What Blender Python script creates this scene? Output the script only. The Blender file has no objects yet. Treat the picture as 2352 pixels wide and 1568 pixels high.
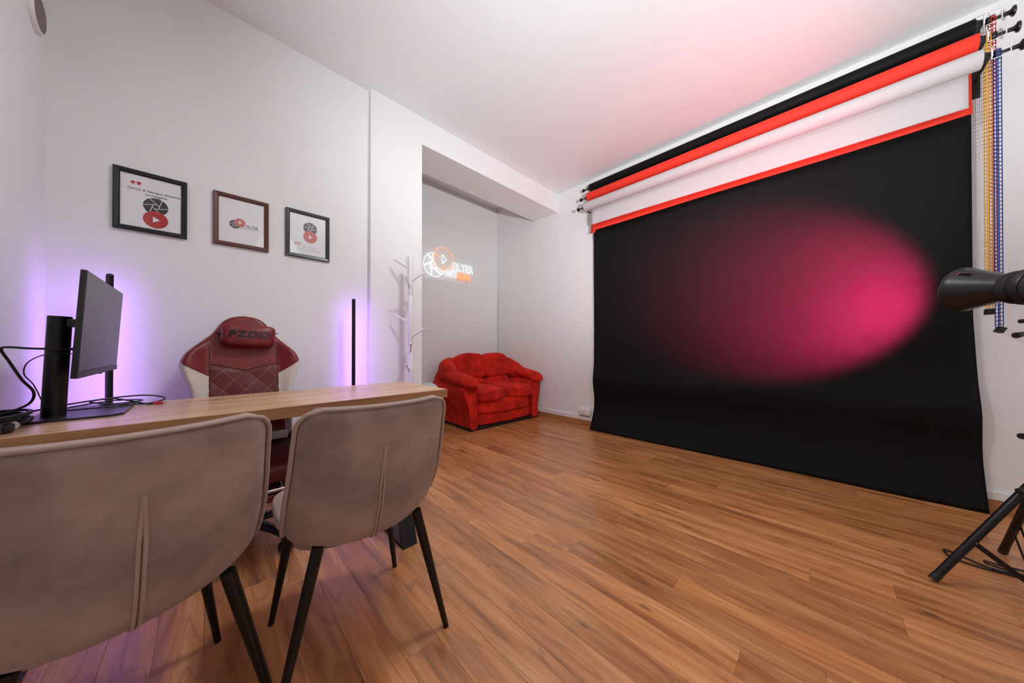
import bpy, bmesh, math, random
from mathutils import Vector, Matrix, noise
random.seed(7)
R = math.radians
PI = math.pi
scene = bpy.context.scene
COL = scene.collection

# ------------------------------------------------------------------ camera
cam_data = bpy.data.cameras.new('camera')
cam = bpy.data.objects.new('camera', cam_data)
COL.objects.link(cam)
cam_data.sensor_width = 36.0
cam_data.lens = 706.0 / 2352.0 * 36.0
cam_data.shift_y = 9.6 / 2352.0
cam_data.clip_start = 0.02
cam.location = (0, 0, 1.01)
cam.rotation_euler = (R(90.28), 0, R(-44.5))
scene.camera = cam

# ------------------------------------------------------------------ world and exposure
world = bpy.data.worlds.new('world')
scene.world = world
world.use_nodes = True
world.node_tree.nodes['Background'].inputs[0].default_value = (0.9, 0.95, 1.0, 1)
world.node_tree.nodes['Background'].inputs[1].default_value = 0.3
vs = scene.view_settings
vs.view_transform = 'Standard'
vs.look = 'None'
vs.exposure = 0.4
vs.gamma = 1.0
vs.use_curve_mapping = False
scene.display_settings.display_device = 'sRGB'
scene.cycles.use_denoising = True
scene.cycles.max_bounces = 6
scene.cycles.diffuse_bounces = 4
scene.cycles.glossy_bounces = 2
scene.cycles.transmission_bounces = 2
scene.cycles.transparent_max_bounces = 6
scene.cycles.caustics_reflective = False
scene.cycles.caustics_refractive = False
scene.cycles.use_adaptive_sampling = True
scene.cycles.adaptive_threshold = 0.1
scene.cycles.adaptive_min_samples = 16
scene.cycles.sample_clamp_indirect = 6.0
CEILING_FILL = 60.0      # added flush ceiling lamp over the desk chairs
GLOBE_FILL = 1.2           # emission of the added paper globe behind the camera
WINDOW_FILL = 1.15       # glow of the added frosted window
FLASH = 480.0            # added flash head behind the camera, bounced off the ceiling
FLASH_AIM = (2.2, .75, 3.135)
FLASH_POS = (-.12, -1.25, .95)
PURPLE = 19.0            # led strips of the corner lamps
STROBE_SPOT = 1000.0      # pink modelling light, main cone
CEILING_GLOW = 52.0      # added spot at its mouth for the pink ceiling glow
PINK = (1.0, 0.03, 0.17)

# ------------------------------------------------------------------ helpers: colour and materials
def lin(c):
    c = c / 255.0
    return c / 12.92 if c <= 0.04045 else ((c + 0.055) / 1.055) ** 2.4
def rgb(r, g, b):
    return (lin(r), lin(g), lin(b), 1.0)

MATS = {}
def mat(name, col, rough=0.5, metal=0.0, var=0.0, vscale=6.0, bump=0.0, bscale=120.0, sheen=0.0, coat=0.0, spec=0.5):
    if name in MATS:
        return MATS[name]
    m = bpy.data.materials.new(name)
    m.use_nodes = True
    nt = m.node_tree
    b = nt.nodes['Principled BSDF']
    b.inputs['Base Color'].default_value = col
    b.inputs['Roughness'].default_value = rough
    b.inputs['Metallic'].default_value = metal
    b.inputs['Specular IOR Level'].default_value = spec
    if sheen:
        b.inputs['Sheen Weight'].default_value = sheen
        b.inputs['Sheen Roughness'].default_value = 0.45
        b.inputs['Sheen Tint'].default_value = (min(1, col[0] * 2 + .1), min(1, col[1] * 2 + .1), min(1, col[2] * 2 + .1), 1)
    if coat:
        b.inputs['Coat Weight'].default_value = coat
        b.inputs['Coat Roughness'].default_value = 0.15
    tc = nt.nodes.new('ShaderNodeTexCoord')
    if var:
        n = nt.nodes.new('ShaderNodeTexNoise')
        n.inputs['Scale'].default_value = vscale
        n.inputs['Detail'].default_value = 5
        n.inputs['Roughness'].default_value = 0.6
        nt.links.new(tc.outputs['Object'], n.inputs['Vector'])
        rp = nt.nodes.new('ShaderNodeValToRGB')
        rp.color_ramp.elements[0].position = 0.33
        rp.color_ramp.elements[1].position = 0.68
        lo = tuple(max(0, v * (1 - var)) for v in col[:3]) + (1,)
        hi = tuple(min(1, v * (1 + var)) for v in col[:3]) + (1,)
        rp.color_ramp.elements[0].color = lo
        rp.color_ramp.elements[1].color = hi
        nt.links.new(n.outputs['Fac'], rp.inputs['Fac'])
        nt.links.new(rp.outputs['Color'], b.inputs['Base Color'])
    if bump:
        n2 = nt.nodes.new('ShaderNodeTexNoise')
        n2.inputs['Scale'].default_value = bscale
        n2.inputs['Detail'].default_value = 3
        nt.links.new(tc.outputs['Object'], n2.inputs['Vector'])
        bp = nt.nodes.new('ShaderNodeBump')
        bp.inputs['Strength'].default_value = bump
        bp.inputs['Distance'].default_value = 0.004
        nt.links.new(n2.outputs['Fac'], bp.inputs['Height'])
        nt.links.new(bp.outputs['Normal'], b.inputs['Normal'])
    MATS[name] = m
    return m

def emit(name, col, strength, sampled=True):
    if name in MATS:
        return MATS[name]
    m = bpy.data.materials.new(name)
    m.use_nodes = True
    if not sampled:
        m.cycles.emission_sampling = 'NONE'
    b = m.node_tree.nodes['Principled BSDF']
    b.inputs['Base Color'].default_value = tuple(col[:3]) + (1,)
    b.inputs['Emission Color'].default_value = tuple(col[:3]) + (1,)
    b.inputs['Emission Strength'].default_value = strength
    MATS[name] = m
    return m

def wood_mat(name, cols, axis='Y', rough=0.35, random_tone=True, ring=9.0, contrast=1.0, bump=0.15, spec=0.5, knots=False):
    """grained wood; the grain runs along the given object axis"""
    m = bpy.data.materials.new(name)
    m.use_nodes = True
    nt = m.node_tree
    L = nt.links.new
    b = nt.nodes['Principled BSDF']
    tc = nt.nodes.new('ShaderNodeTexCoord')
    oi = nt.nodes.new('ShaderNodeObjectInfo')
    mul = nt.nodes.new('ShaderNodeVectorMath'); mul.operation = 'SCALE'
    comb = nt.nodes.new('ShaderNodeCombineXYZ')
    L(oi.outputs['Random'], comb.inputs[0]); L(oi.outputs['Random'], comb.inputs[1]); L(oi.outputs['Random'], comb.inputs[2])
    L(comb.outputs[0], mul.inputs[0]); mul.inputs['Scale'].default_value = 37.0
    add = nt.nodes.new('ShaderNodeVectorMath'); add.operation = 'ADD'
    L(tc.outputs['Object'], add.inputs[0]); L(mul.outputs[0], add.inputs[1])
    def mapped(sx, sl):
        mp = nt.nodes.new('ShaderNodeMapping')
        mp.inputs['Scale'].default_value = (sx, sl, sx) if axis == 'Y' else (sl, sx, sx)
        L(add.outputs[0], mp.inputs['Vector'])
        return mp.outputs['Vector']
    # broad figure: rings of a stretched noise
    n1 = nt.nodes.new('ShaderNodeTexNoise'); n1.inputs['Scale'].default_value = 1.0; n1.inputs['Detail'].default_value = 2.5
    n1.inputs['Roughness'].default_value = 0.45
    L(mapped(6.0, 0.75), n1.inputs['Vector'])
    r1 = nt.nodes.new('ShaderNodeMath'); r1.operation = 'MULTIPLY'; r1.inputs[1].default_value = ring
    L(n1.outputs['Fac'], r1.inputs[0])
    fr = nt.nodes.new('ShaderNodeMath'); fr.operation = 'PINGPONG'; fr.inputs[1].default_value = 0.5
    L(r1.outputs[0], fr.inputs[0])
    pw = nt.nodes.new('ShaderNodeMapRange'); pw.inputs['From Max'].default_value = 0.13
    L(fr.outputs[0], pw.inputs['Value'])
    # fine fibres
    n2 = nt.nodes.new('ShaderNodeTexNoise'); n2.inputs['Scale'].default_value = 1.0; n2.inputs['Detail'].default_value = 4
    L(mapped(130.0, 4.0), n2.inputs['Vector'])
    n3 = nt.nodes.new('ShaderNodeTexNoise'); n3.inputs['Scale'].default_value = 1.0; n3.inputs['Detail'].default_value = 5
    L(mapped(20.0, 1.8), n3.inputs['Vector'])
    rp = nt.nodes.new('ShaderNodeValToRGB')
    e = rp.color_ramp.elements
    e[0].position = 0.3; e[0].color = cols[0]
    e[1].position = 0.72; e[1].color = cols[2]
    mid = rp.color_ramp.elements.new(0.5); mid.color = cols[1]
    L(n3.outputs['Fac'], rp.inputs['Fac'])
    def mixmul(a, fac_socket, lo, hi):
        mr = nt.nodes.new('ShaderNodeMapRange')
        mr.inputs['To Min'].default_value = lo; mr.inputs['To Max'].default_value = hi
        L(fac_socket, mr.inputs['Value'])
        v = nt.nodes.new('ShaderNodeVectorMath'); v.operation = 'SCALE'
        L(a, v.inputs[0]); L(mr.outputs[0], v.inputs['Scale'])
        return v.outputs[0]
    c = mixmul(rp.outputs['Color'], pw.outputs[0], 1 - 0.34 * contrast, 1.0)
    c = mixmul(c, n2.outputs['Fac'], 1 - 0.38 * contrast, 1 + 0.32 * contrast)
    if knots:
        vo = nt.nodes.new('ShaderNodeTexVoronoi'); vo.inputs['Scale'].default_value = 1.0
        L(mapped(7.0, 2.6), vo.inputs['Vector'])
        kr = nt.nodes.new('ShaderNodeMapRange'); kr.inputs['From Min'].default_value = 0.02; kr.inputs['From Max'].default_value = 0.09
        L(vo.outputs['Distance'], kr.inputs['Value'])
        c = mixmul(c, kr.outputs[0], 0.35, 1.0)
    if random_tone:
        c = mixmul(c, oi.outputs['Random'], 0.82, 1.13)
    L(c, b.inputs['Base Color'])
    b.inputs['Specular IOR Level'].default_value = spec
    rr = nt.nodes.new('ShaderNodeMapRange'); rr.inputs['To Min'].default_value = rough - 0.06; rr.inputs['To Max'].default_value = rough + 0.14
    L(n3.outputs['Fac'], rr.inputs['Value']); L(rr.outputs[0], b.inputs['Roughness'])
    bp = nt.nodes.new('ShaderNodeBump'); bp.inputs['Strength'].default_value = bump; bp.inputs['Distance'].default_value = 0.001
    L(n2.outputs['Fac'], bp.inputs['Height']); L(bp.outputs['Normal'], b.inputs['Normal'])
    MATS[name] = m
    return m

def glass_mat(name, tint=(1, 1, 1, 1), rough=0.02):
    m = bpy.data.materials.new(name)
    m.use_nodes = True
    nt = m.node_tree
    for n in list(nt.nodes):
        if n.type == 'BSDF_PRINCIPLED':
            nt.nodes.remove(n)
    out = nt.nodes['Material Output']
    tr = nt.nodes.new('ShaderNodeBsdfTransparent'); tr.inputs[0].default_value = tint
    gl = nt.nodes.new('ShaderNodeBsdfGlossy'); gl.inputs['Roughness'].default_value = rough
    lw = nt.nodes.new('ShaderNodeLayerWeight'); lw.inputs['Blend'].default_value = 0.5
    pw = nt.nodes.new('ShaderNodeMath'); pw.operation = 'POWER'; pw.inputs[1].default_value = 5.0
    nt.links.new(lw.outputs['Facing'], pw.inputs[0])
    fr = nt.nodes.new('ShaderNodeMath'); fr.operation = 'MULTIPLY_ADD'; fr.inputs[1].default_value = 0.95; fr.inputs[2].default_value = 0.04
    nt.links.new(pw.outputs[0], fr.inputs[0])
    mx = nt.nodes.new('ShaderNodeMixShader')
    nt.links.new(fr.outputs[0], mx.inputs[0]); nt.links.new(tr.outputs[0], mx.inputs[1]); nt.links.new(gl.outputs[0], mx.inputs[2])
    nt.links.new(mx.outputs[0], out.inputs['Surface'])
    MATS[name] = m
    return m

M_WALL = mat('wall_paint', rgb(236, 235, 235), 0.75, bump=0.05, bscale=60)
M_CEIL = mat('ceiling_paint', rgb(238, 238, 239), 0.8, bump=0.04, bscale=50)
M_OAK = wood_mat('oak_floor', (rgb(150, 92, 52), rgb(192, 126, 74), rgb(214, 152, 98)), 'Y', 0.29, True, 12.0, 0.85, 0.12, 0.95, True)
M_SKIRT = wood_mat('oak_skirting', (rgb(150, 98, 58), rgb(176, 120, 76), rgb(192, 138, 92)), 'Y', 0.45, False, 6.0, 0.6)
M_DESK = wood_mat('desk_oak_laminate', (rgb(192, 150, 114), rgb(214, 174, 136), rgb(228, 192, 158)), 'X', 0.27, False, 5.0, 0.55, 0.08)
M_DESKE = wood_mat('desk_edge_band', (rgb(138, 92, 58), rgb(156, 108, 70), rgb(170, 122, 82)), 'X', 0.5, False, 5.0, 0.5, 0.05)
M_TRUNK = mat('white_pvc', rgb(232, 230, 228), 0.4)
M_BLACK = mat('black_plastic', rgb(18, 18, 20), 0.42)
M_BLACKM = mat('black_metal', rgb(14, 14, 16), 0.34, 0.3)
M_WHITE = mat('white_lacquer', rgb(232, 231, 233), 0.35)
M_CHROME = mat('chrome', rgb(210, 212, 216), 0.12, 1.0)
M_VELVET = mat('taupe_velvet', rgb(154, 135, 127), 0.9, var=0.34, vscale=4.5, bump=0.12, bscale=400, sheen=0.35, spec=0.15)
M_VELVETP = mat('taupe_velvet_piping', rgb(168, 149, 139), 0.85, bump=0.1, bscale=400, sheen=0.4, spec=0.15)
M_SEAM = mat('seam_thread', rgb(104, 88, 82), 0.9)
M_SUEDE = mat('red_suede', rgb(204, 40, 28), 0.88, var=0.38, vscale=5.5, bump=0.25, bscale=160, sheen=0.45, spec=0.15)
M_SUEDEP = mat('red_suede_piping', rgb(165, 16, 18), 0.85, sheen=0.3, spec=0.15)
M_LEATHER = mat('red_leatherette', rgb(116, 17, 19), 0.42, var=0.12, vscale=14, bump=0.12, bscale=220)
M_LEATHERD = mat('dark_red_leatherette', rgb(92, 14, 18), 0.45, var=0.12, vscale=14, bump=0.12, bscale=220)
M_CREAM = mat('cream_leatherette', rgb(206, 196, 188), 0.45, var=0.05, vscale=10, bump=0.1, bscale=220)
M_THREAD = mat('pale_thread', rgb(178, 110, 100), 0.8)
M_PAPERK = mat('black_paper', rgb(20, 20, 20), 0.6, bump=0.08, bscale=18, spec=0.12)
M_PAPERR = mat('red_paper', rgb(238, 58, 42), 0.7, spec=0.3)
M_PAPERW = mat('white_paper', rgb(200, 194, 195), 0.75, spec=0.3)

# ------------------------------------------------------------------ helpers: mesh building
class MB:
    def __init__(self):
        self.v = []; self.f = []
    def add(self, vs, fs):
        o = len(self.v)
        self.v += [tuple(p) for p in vs]
        self.f += [tuple(i + o for i in q) for q in fs]
        return self
    def box(self, x0, x1, y0, y1, z0, z1, T=None, bev=0.0):
        if bev <= 0:
            vs = [(x0, y0, z0), (x1, y0, z0), (x1, y1, z0), (x0, y1, z0), (x0, y0, z1), (x1, y0, z1), (x1, y1, z1), (x0, y1, z1)]
            fs = [(0, 3, 2, 1), (4, 5, 6, 7), (0, 1, 5, 4), (1, 2, 6, 5), (2, 3, 7, 6), (3, 0, 4, 7)]
        else:
            bm = bmesh.new()
            bmesh.ops.create_cube(bm, size=1.0)
            for v in bm.verts:
                v.co = Vector(((x0 + x1) / 2 + v.co.x * (x1 - x0), (y0 + y1) / 2 + v.co.y * (y1 - y0), (z0 + z1) / 2 + v.co.z * (z1 - z0)))
            bmesh.ops.bevel(bm, geom=list(bm.edges), offset=bev, segments=2, affect='EDGES', profile=0.6)
            bm.verts.index_update()
            vs = [tuple(v.co) for v in bm.verts]
            fs = [tuple(v.index for v in f.verts) for f in bm.faces]
            bm.free()
        if T:
            vs = [tuple(T @ Vector(p)) for p in vs]
        return self.add(vs, fs)
    def tube(self, pts, rad, n=10, cap=True, closed=False, sx=1.0, sz=1.0, up=None):
        """sweep an ellipse (sx across, sz along the second axis) over a path"""
        pts = [Vector(p) for p in pts]
        k = len(pts)
        rads = rad if isinstance(rad, (list, tuple)) else [rad] * k
        tang = []
        for i in range(k):
            a = pts[(i - 1) % k] if (closed or i > 0) else pts[i]
            b = pts[(i + 1) % k] if (closed or i < k - 1) else pts[i]
            t = b - a
            tang.append(t.normalized() if t.length > 1e-9 else Vector((0, 0, 1)))
        ref = Vector(up) if up else (Vector((0, 0, 1)) if abs(tang[0].z) < 0.9 else Vector((1, 0, 0)))
        nrm = (ref - tang[0] * ref.dot(tang[0])).normalized()
        vs = []; fs = []
        for i in range(k):
            nrm = nrm - tang[i] * nrm.dot(tang[i])
            nrm = nrm.normalized() if nrm.length > 1e-6 else tang[i].orthogonal().normalized()
            bi = tang[i].cross(nrm)
            for j in range(n):
                a = 2 * PI * j / n
                vs.append(pts[i] + bi * (math.cos(a) * rads[i] * sx) + nrm * (math.sin(a) * rads[i] * sz))
        m = k if closed else k - 1
        for i in range(m):
            for j in range(n):
                a = i * n + j; b = i * n + (j + 1) % n
                c = ((i + 1) % k) * n + (j + 1) % n; d = ((i + 1) % k) * n + j
                fs.append((a, b, c, d))
        if cap and not closed:
            fs.append(tuple(range(n - 1, -1, -1)))
            fs.append(tuple((k - 1) * n + j for j in range(n)))
        return self.add(vs, fs)
    def cyl(self, p0, p1, r0, r1=None, n=20):
        return self.tube([p0, p1], [r0, r0 if r1 is None else r1], n)
    def lathe(self, prof, origin=(0, 0, 0), axis=(0, 0, 1), n=28, cap=True):
        """prof: list of (radius, distance along axis)"""
        ax = Vector(axis).normalized()
        u = ax.orthogonal().normalized(); w = ax.cross(u); o = Vector(origin)
        vs = []; fs = []
        k = len(prof)
        for r, h in prof:
            for j in range(n):
                a = 2 * PI * j / n
                vs.append(o + ax * h + u * (r * math.cos(a)) + w * (r * math.sin(a)))
        for i in range(k - 1):
            for j in range(n):
                fs.append((i * n + j, i * n + (j + 1) % n, (i + 1) * n + (j + 1) % n, (i + 1) * n + j))
        if cap:
            fs.append(tuple(range(n - 1, -1, -1)))
            fs.append(tuple((k - 1) * n + j for j in range(n)))
        return self.add(vs, fs)
    def blob(self, half, loc=(0, 0, 0), e=4.0, n=12, rot=None, fn=None):
        """rounded cushion: a superellipsoid of exponent e, optionally deformed by fn(unit point, point)"""
        bm = bmesh.new()
        bmesh.ops.create_cube(bm, size=2.0)
        bmesh.ops.subdivide_edges(bm, edges=list(bm.edges), cuts=n - 1, use_grid_fill=True)
        bm.verts.index_update()
        vs = []
        for v in bm.verts:
            p = v.co
            s = (abs(p.x) ** e + abs(p.y) ** e + abs(p.z) ** e) ** (1.0 / e)
            q = p / s
            r = Vector((q.x * half[0], q.y * half[1], q.z * half[2]))
            if fn:
                r = Vector(fn(q, r))
            if rot:
                r = rot @ r
            vs.append(tuple(r + Vector(loc)))
        fs = [tuple(v.index for v in f.verts) for f in bm.faces]
        bm.free()
        return self.add(vs, fs)
    def prism(self, outline, y0, y1):
        """outline of (x, z) points extruded along y"""
        k = len(outline)
        vs = [(x, y0, z) for x, z in outline] + [(x, y1, z) for x, z in outline]
        fs = [tuple(range(k)), tuple(range(2 * k - 1, k - 1, -1))]
        fs += [(i, i + k, (i + 1) % k + k, (i + 1) % k) for i in range(k)]
        return self.add(vs, fs)
    def grid(self, fn, nu, nv):
        """fn(i/nu, j/nv) -> point"""
        vs = [fn(i / nu, j / nv) for j in range(nv + 1) for i in range(nu + 1)]
        fs = [(j * (nu + 1) + i, j * (nu + 1) + i + 1, (j + 1) * (nu + 1) + i + 1, (j + 1) * (nu + 1) + i) for j in range(nv) for i in range(nu)]
        return self.add(vs, fs)
    def mesh(self, name):
        me = bpy.data.meshes.new(name)
        me.from_pydata(self.v, [], self.f)
        me.validate()
        return me

def link(name, me, m=None, parent=None, smooth=True, angle=40):
    if m is not None and not me.materials:
        me.materials.append(m)
    o = bpy.data.objects.new(name, me)
    COL.objects.link(o)
    if parent is not None:
        o.parent = parent
    if smooth:
        me.shade_smooth()
        try:
            me.set_sharp_from_angle(angle=R(angle))
        except Exception:
            pass
    return o

def fix_normals(me):
    bm = bmesh.new(); bm.from_mesh(me)
    bmesh.ops.recalc_face_normals(bm, faces=list(bm.faces))
    bm.to_mesh(me); bm.free()

def obj(name, mb, m, parent=None, smooth=True, angle=40):
    me = mb.mesh(name)
    fix_normals(me)
    return link(name, me, m, parent, smooth, angle)

def tag(o, label, cat, group=None, kind=None):
    if label: o['label'] = label
    if cat: o['category'] = cat
    if group: o['group'] = group
    if kind: o['kind'] = kind
    return o

def thing(name, label, cat, loc=(0, 0, 0), rz=0.0, group=None):
    o = bpy.data.objects.new(name, None)
    COL.objects.link(o)
    o.empty_display_size = 0.1
    o.location = loc
    o.rotation_euler = (0, 0, rz)
    return tag(o, label, cat, group)

def copy_thing(o, label, loc, rz, parent=None):
    c = o.copy(); COL.objects.link(c); c.parent = parent
    if parent is None:
        c.location = loc; c.rotation_euler = (0, 0, rz)
        c['label'] = label
    for ch in [x for x in bpy.data.objects if x.parent == o]:
        copy_thing(ch, None, None, None, c)
    return c

def struct(name, mb, m, label, cat, smooth=False):
    o = obj(name, mb, m, None, smooth)
    return tag(o, label, cat, None, 'structure')

def smooth_path(pts, sub=8, closed=False):
    pts = [Vector(p) for p in pts]
    k = len(pts); out = []
    rng = range(k) if closed else range(k - 1)
    for i in rng:
        if closed:
            p0, p1, p2, p3 = pts[(i - 1) % k], pts[i], pts[(i + 1) % k], pts[(i + 2) % k]
        else:
            p0, p1, p2, p3 = pts[max(i - 1, 0)], pts[i], pts[i + 1], pts[min(i + 2, k - 1)]
        for s in range(sub):
            t = s / sub
            out.append(0.5 * ((2 * p1) + (p2 - p0) * t + (2 * p0 - 5 * p1 + 4 * p2 - p3) * t * t + (3 * p1 - p0 - 3 * p2 + p3) * t ** 3))
    if not closed:
        out.append(pts[-1])
    return out

def interp(tab, x):
    if x <= tab[0][0]: return tab[0][1]
    for (a, fa), (b, fb) in zip(tab, tab[1:]):
        if x <= b:
            t = (x - a) / (b - a)
            return fa + (fb - fa) * t
    return tab[-1][1]

def text_mesh(body, size, fill=True, bevel=0.0, align='LEFT', extrude=0.0, offset=0.0, shear=0.0, spacing=1.0, sx=1.0):
    cu = bpy.data.curves.new('lettering', 'FONT')
    cu.body = body; cu.size = size; cu.align_x = align
    cu.fill_mode = 'FRONT' if fill and not extrude else ('BOTH' if fill else 'NONE')
    cu.bevel_depth = bevel; cu.bevel_resolution = 2; cu.extrude = extrude; cu.offset = offset; cu.shear = shear
    cu.space_character = spacing; cu.resolution_u = 4
    o = bpy.data.objects.new('lettering', cu)
    COL.objects.link(o)
    dg = bpy.context.evaluated_depsgraph_get()
    me = bpy.data.meshes.new_from_object(o.evaluated_get(dg))
    bpy.data.objects.remove(o); bpy.data.curves.remove(cu)
    for v in me.vertices:
        v.co.x *= sx
    me.materials.clear()
    return me
WALLPLANE = Matrix.Rotation(R(90), 4, 'X')      # text lying in xy -> standing, facing -y

# ------------------------------------------------------------------ room shell
XL, XR = -0.571, 3.45
YB, YF = 2.65, -2.4
ZC = 3.135
YC, XC0, XC1 = 2.603, 0.935, 1.392      # column front, its two sides
YA, ZA = 3.868, 3.33                    # alcove back wall and ceiling
YBM, ZBM = 3.03, 2.885                  # beam back face and underside
T = 0.12
struct('wall_left', MB().box(XL - T, XL, YF - T, YB, 0, ZC), M_WALL, 'white left wall with the round vent', 'wall')
struct('wall_back', MB().box(XL - T, XC0, YB, YB + T, 0, ZC), M_WALL, 'white wall where the three framed prints hang', 'wall')
struct('wall_column', MB().box(XC0, XC1, YC, YA, 0, ZC), M_WALL, 'white column projecting behind the coat rack', 'wall')
struct('wall_alcove', MB().box(XC1, XR + T, YA, YA + T, 0, ZA), M_WALL, 'white back wall of the alcove behind the sofa', 'wall')
struct('wall_right', MB().box(XR, XR + T, YF - T, YA, 0, ZA), M_WALL, 'white right wall behind the paper backdrops', 'wall')
struct('ceiling', MB().box(XL - T, XR, YF - T, YC, ZC, ZC + T).box(XL - T, XC0, YC, YB + T, ZC, ZC + T), M_CEIL, 'plain white ceiling', 'ceiling')
struct('ceiling_alcove', MB().box(XC1, XR, YBM, YA, ZA, ZA + T), M_CEIL, 'higher white ceiling of the alcove', 'ceiling')
struct('trim_1', MB().box(XC1, XR, YC, YBM, ZBM, ZA), M_WALL, 'white boxed beam across the alcove opening', 'beam')
# lower panel of the alcove wall, with a ledge line
struct('trim_2', MB().box(XC1, XR - 0.02, YA - 0.022, YA, 0, 1.975, bev=0.003), M_WALL, 'white raised lower panel of the alcove wall', 'panel')
# wall behind the camera, with a frosted window added as fill light
WX0, WX1, WZ0, WZ1 = 0.9, 2.7, 0.95, 2.45
wb = MB()
wb.box(XL - T, WX0, YF - T, YF, 0, ZC); wb.box(WX1, XR, YF - T, YF, 0, ZC)
wb.box(WX0, WX1, YF - T, YF, 0, WZ0); wb.box(WX0, WX1, YF - T, YF, WZ1, ZC)
struct('wall_front', wb, M_WALL, 'white wall opposite the framed prints, pierced by an added window', 'wall')
win = thing('fill_window_1', 'added white framed frosted window opposite the framed prints', 'window', ((WX0 + WX1) / 2, YF - 0.06, WZ0))
win['kind'] = 'structure'
hw, hh = (WX1 - WX0) / 2, WZ1 - WZ0
f = MB()
f.box(-hw, -hw + .05, -.03, .03, 0, hh); f.box(hw - .05, hw, -.03, .03, 0, hh); f.box(-.03, .03, -.03, .03, 0, hh)
f.box(-hw, hw, -.03, .03, 0, .05); f.box(-hw, hw, -.03, .03, hh - .05, hh)
obj('window_frame', f, M_WHITE, win, False)
M_PANE_FILL = emit('frosted_fill_glow', (0.93, 0.97, 1.0), WINDOW_FILL)
for s in (-1, 1):
    obj('window_pane', MB().box(min(s * .03, s * (hw - .05)), max(s * .03, s * (hw - .05)), -.006, .006, .05, hh - .05), M_PANE_FILL, win, False)

# floor with its oak planks
floor = struct('floor', MB().box(XL - T, XR + T, YF - T, YA + T, -0.08, -0.014), mat('floor_gap', rgb(40, 24, 14), 0.9), 'oak plank floor', 'floor')
PW, GAP = 0.1165, 0.0006
plank_cache = {}
def plank_mesh(w, l):
    key = (round(w, 3), round(l, 3))
    if key not in plank_cache:
        c = 0.0006
        x, y = w / 2, l / 2
        vs = [(-x, -y, -.013), (x, -y, -.013), (x, y, -.013), (-x, y, -.013),
              (-x, -y, -c * .7), (x, -y, -c * .7), (x, y, -c * .7), (-x, y, -c * .7),
              (-x + c, -y + c, 0), (x - c, -y + c, 0), (x - c, y - c, 0), (-x + c, y - c, 0)]
        fs = [(0, 3, 2, 1)]
        for a in (0, 4):
            for i in range(4):
                j = (i + 1) % 4
                fs.append((a + i, a + j, a + 4 + j, a + 4 + i))
        fs.append((8, 9, 10, 11))
        me = bpy.data.meshes.new('plank'); me.from_pydata(vs, [], fs); me.materials.append(M_OAK)
        plank_cache[key] = me
    return plank_cache[key]
x = XL
row = 0
LENS = (1.25, 1.5, 0.9, 1.7)
x_first = 1.7350 - PW * 20      # a joint line of the photograph falls at x 1.678 and 1.792
x = x_first
while x < XR:
    x0, x1 = max(x, XL), min(x + PW, XR)
    if x1 - x0 > 0.02:
        y = YF - random.choice((0.0, 0.3, 0.55, 0.8, 1.05))
        ytop = YA if x1 > XC1 else YB
        while y < ytop:
            l = random.choice(LENS)
            y0, y1 = max(y, YF), min(y + l, ytop)
            if ytop - y1 < 0.25: y1 = ytop
            if y1 - y0 > 0.1:
                l2 = round((y1 - y0) * 20) / 20 if False else y1 - y0
                o = bpy.data.objects.new('plank', plank_mesh(x1 - x0 - GAP, l2 - GAP))
                COL.objects.link(o); o.parent = floor
                o.location = ((x0 + x1) / 2, (y0 + y1) / 2, 0)
            y = y1 if y1 == ytop else y + l
    x += PW
# skirting and the white trunking above it
def skirt(name, lab, box, m, cat):
    struct(name, MB().box(*box, bev=0.002), m, lab, cat)
skirt('baseboard_right', 'oak skirting board along the right wall', (XR - .013, XR, YF, YA - .03, 0, .072), M_SKIRT, 'skirting')
skirt('trim_3', 'white cable trunking above the right skirting', (XR - .018, XR, YF, YA - .03, .074, .122), M_TRUNK, 'trunking')
skirt('baseboard_back', 'oak skirting board below the framed prints', (XL + .002, XC0 - .02, YB - .013, YB, 0, .072), M_SKIRT, 'skirting')
skirt('baseboard_left', 'oak skirting board along the left wall', (XL, XL + .013, YF, YB - .015, 0, .072), M_SKIRT, 'skirting')
skirt('baseboard_alcove', 'oak skirting board along the alcove wall', (XC1, XR - .02, YA - .036, YA - .023, 0, .072), M_SKIRT, 'skirting')

# unseen paper globe lamp, added for fill and a reflection in the picture glass
pl = thing('fill_globe', 'added large white paper globe lamp hanging behind the camera', 'lamp', (.86, -1.6, 2.74))
rg = [(.30 * math.sin(PI * (i + .35) / 24.7) * (1 + .012 * (i % 2)), -.30 * math.cos(PI * (i + .35) / 24.7)) for i in range(25)]
obj('shade', MB().lathe([(max(r, .02), h) for r, h in rg], (0, 0, 0), (0, 0, 1), 40), emit('paper_fill_glow', (.96, .98, 1.0), GLOBE_FILL), pl, True, 80)
obj('cord', MB().cyl((0, 0, .29), (0, 0, ZC - 2.74), .004), M_WHITE, pl)
obj('canopy', MB().lathe([(.05, ZC - 2.74 - .03), (.055, ZC - 2.74 - .01), (.055, ZC - 2.74)]), M_WHITE, pl)

cl = thing('fill_ceiling_lamp', 'added round flush ceiling lamp above the velvet chairs', 'fill light', (1.25, .95, ZC))  # unseen lamp, added to brighten the floor and desk
obj('rim', MB().lathe([(.20, 0), (.205, -.015), (.20, -.045), (.185, -.05), (.185, -.02), (.18, 0)], (0, 0, 0), (0, 0, 1), 48), M_WHITE, cl)
obj('diffuser', MB().lathe([(.184, -.02), (.184, -.052), (.15, -.062), (.08, -.068), (.01, -.069)], (0, 0, 0), (0, 0, 1), 48), emit('ceiling_fill_glow', (.95, .98, 1.0), CEILING_FILL), cl)

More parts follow.
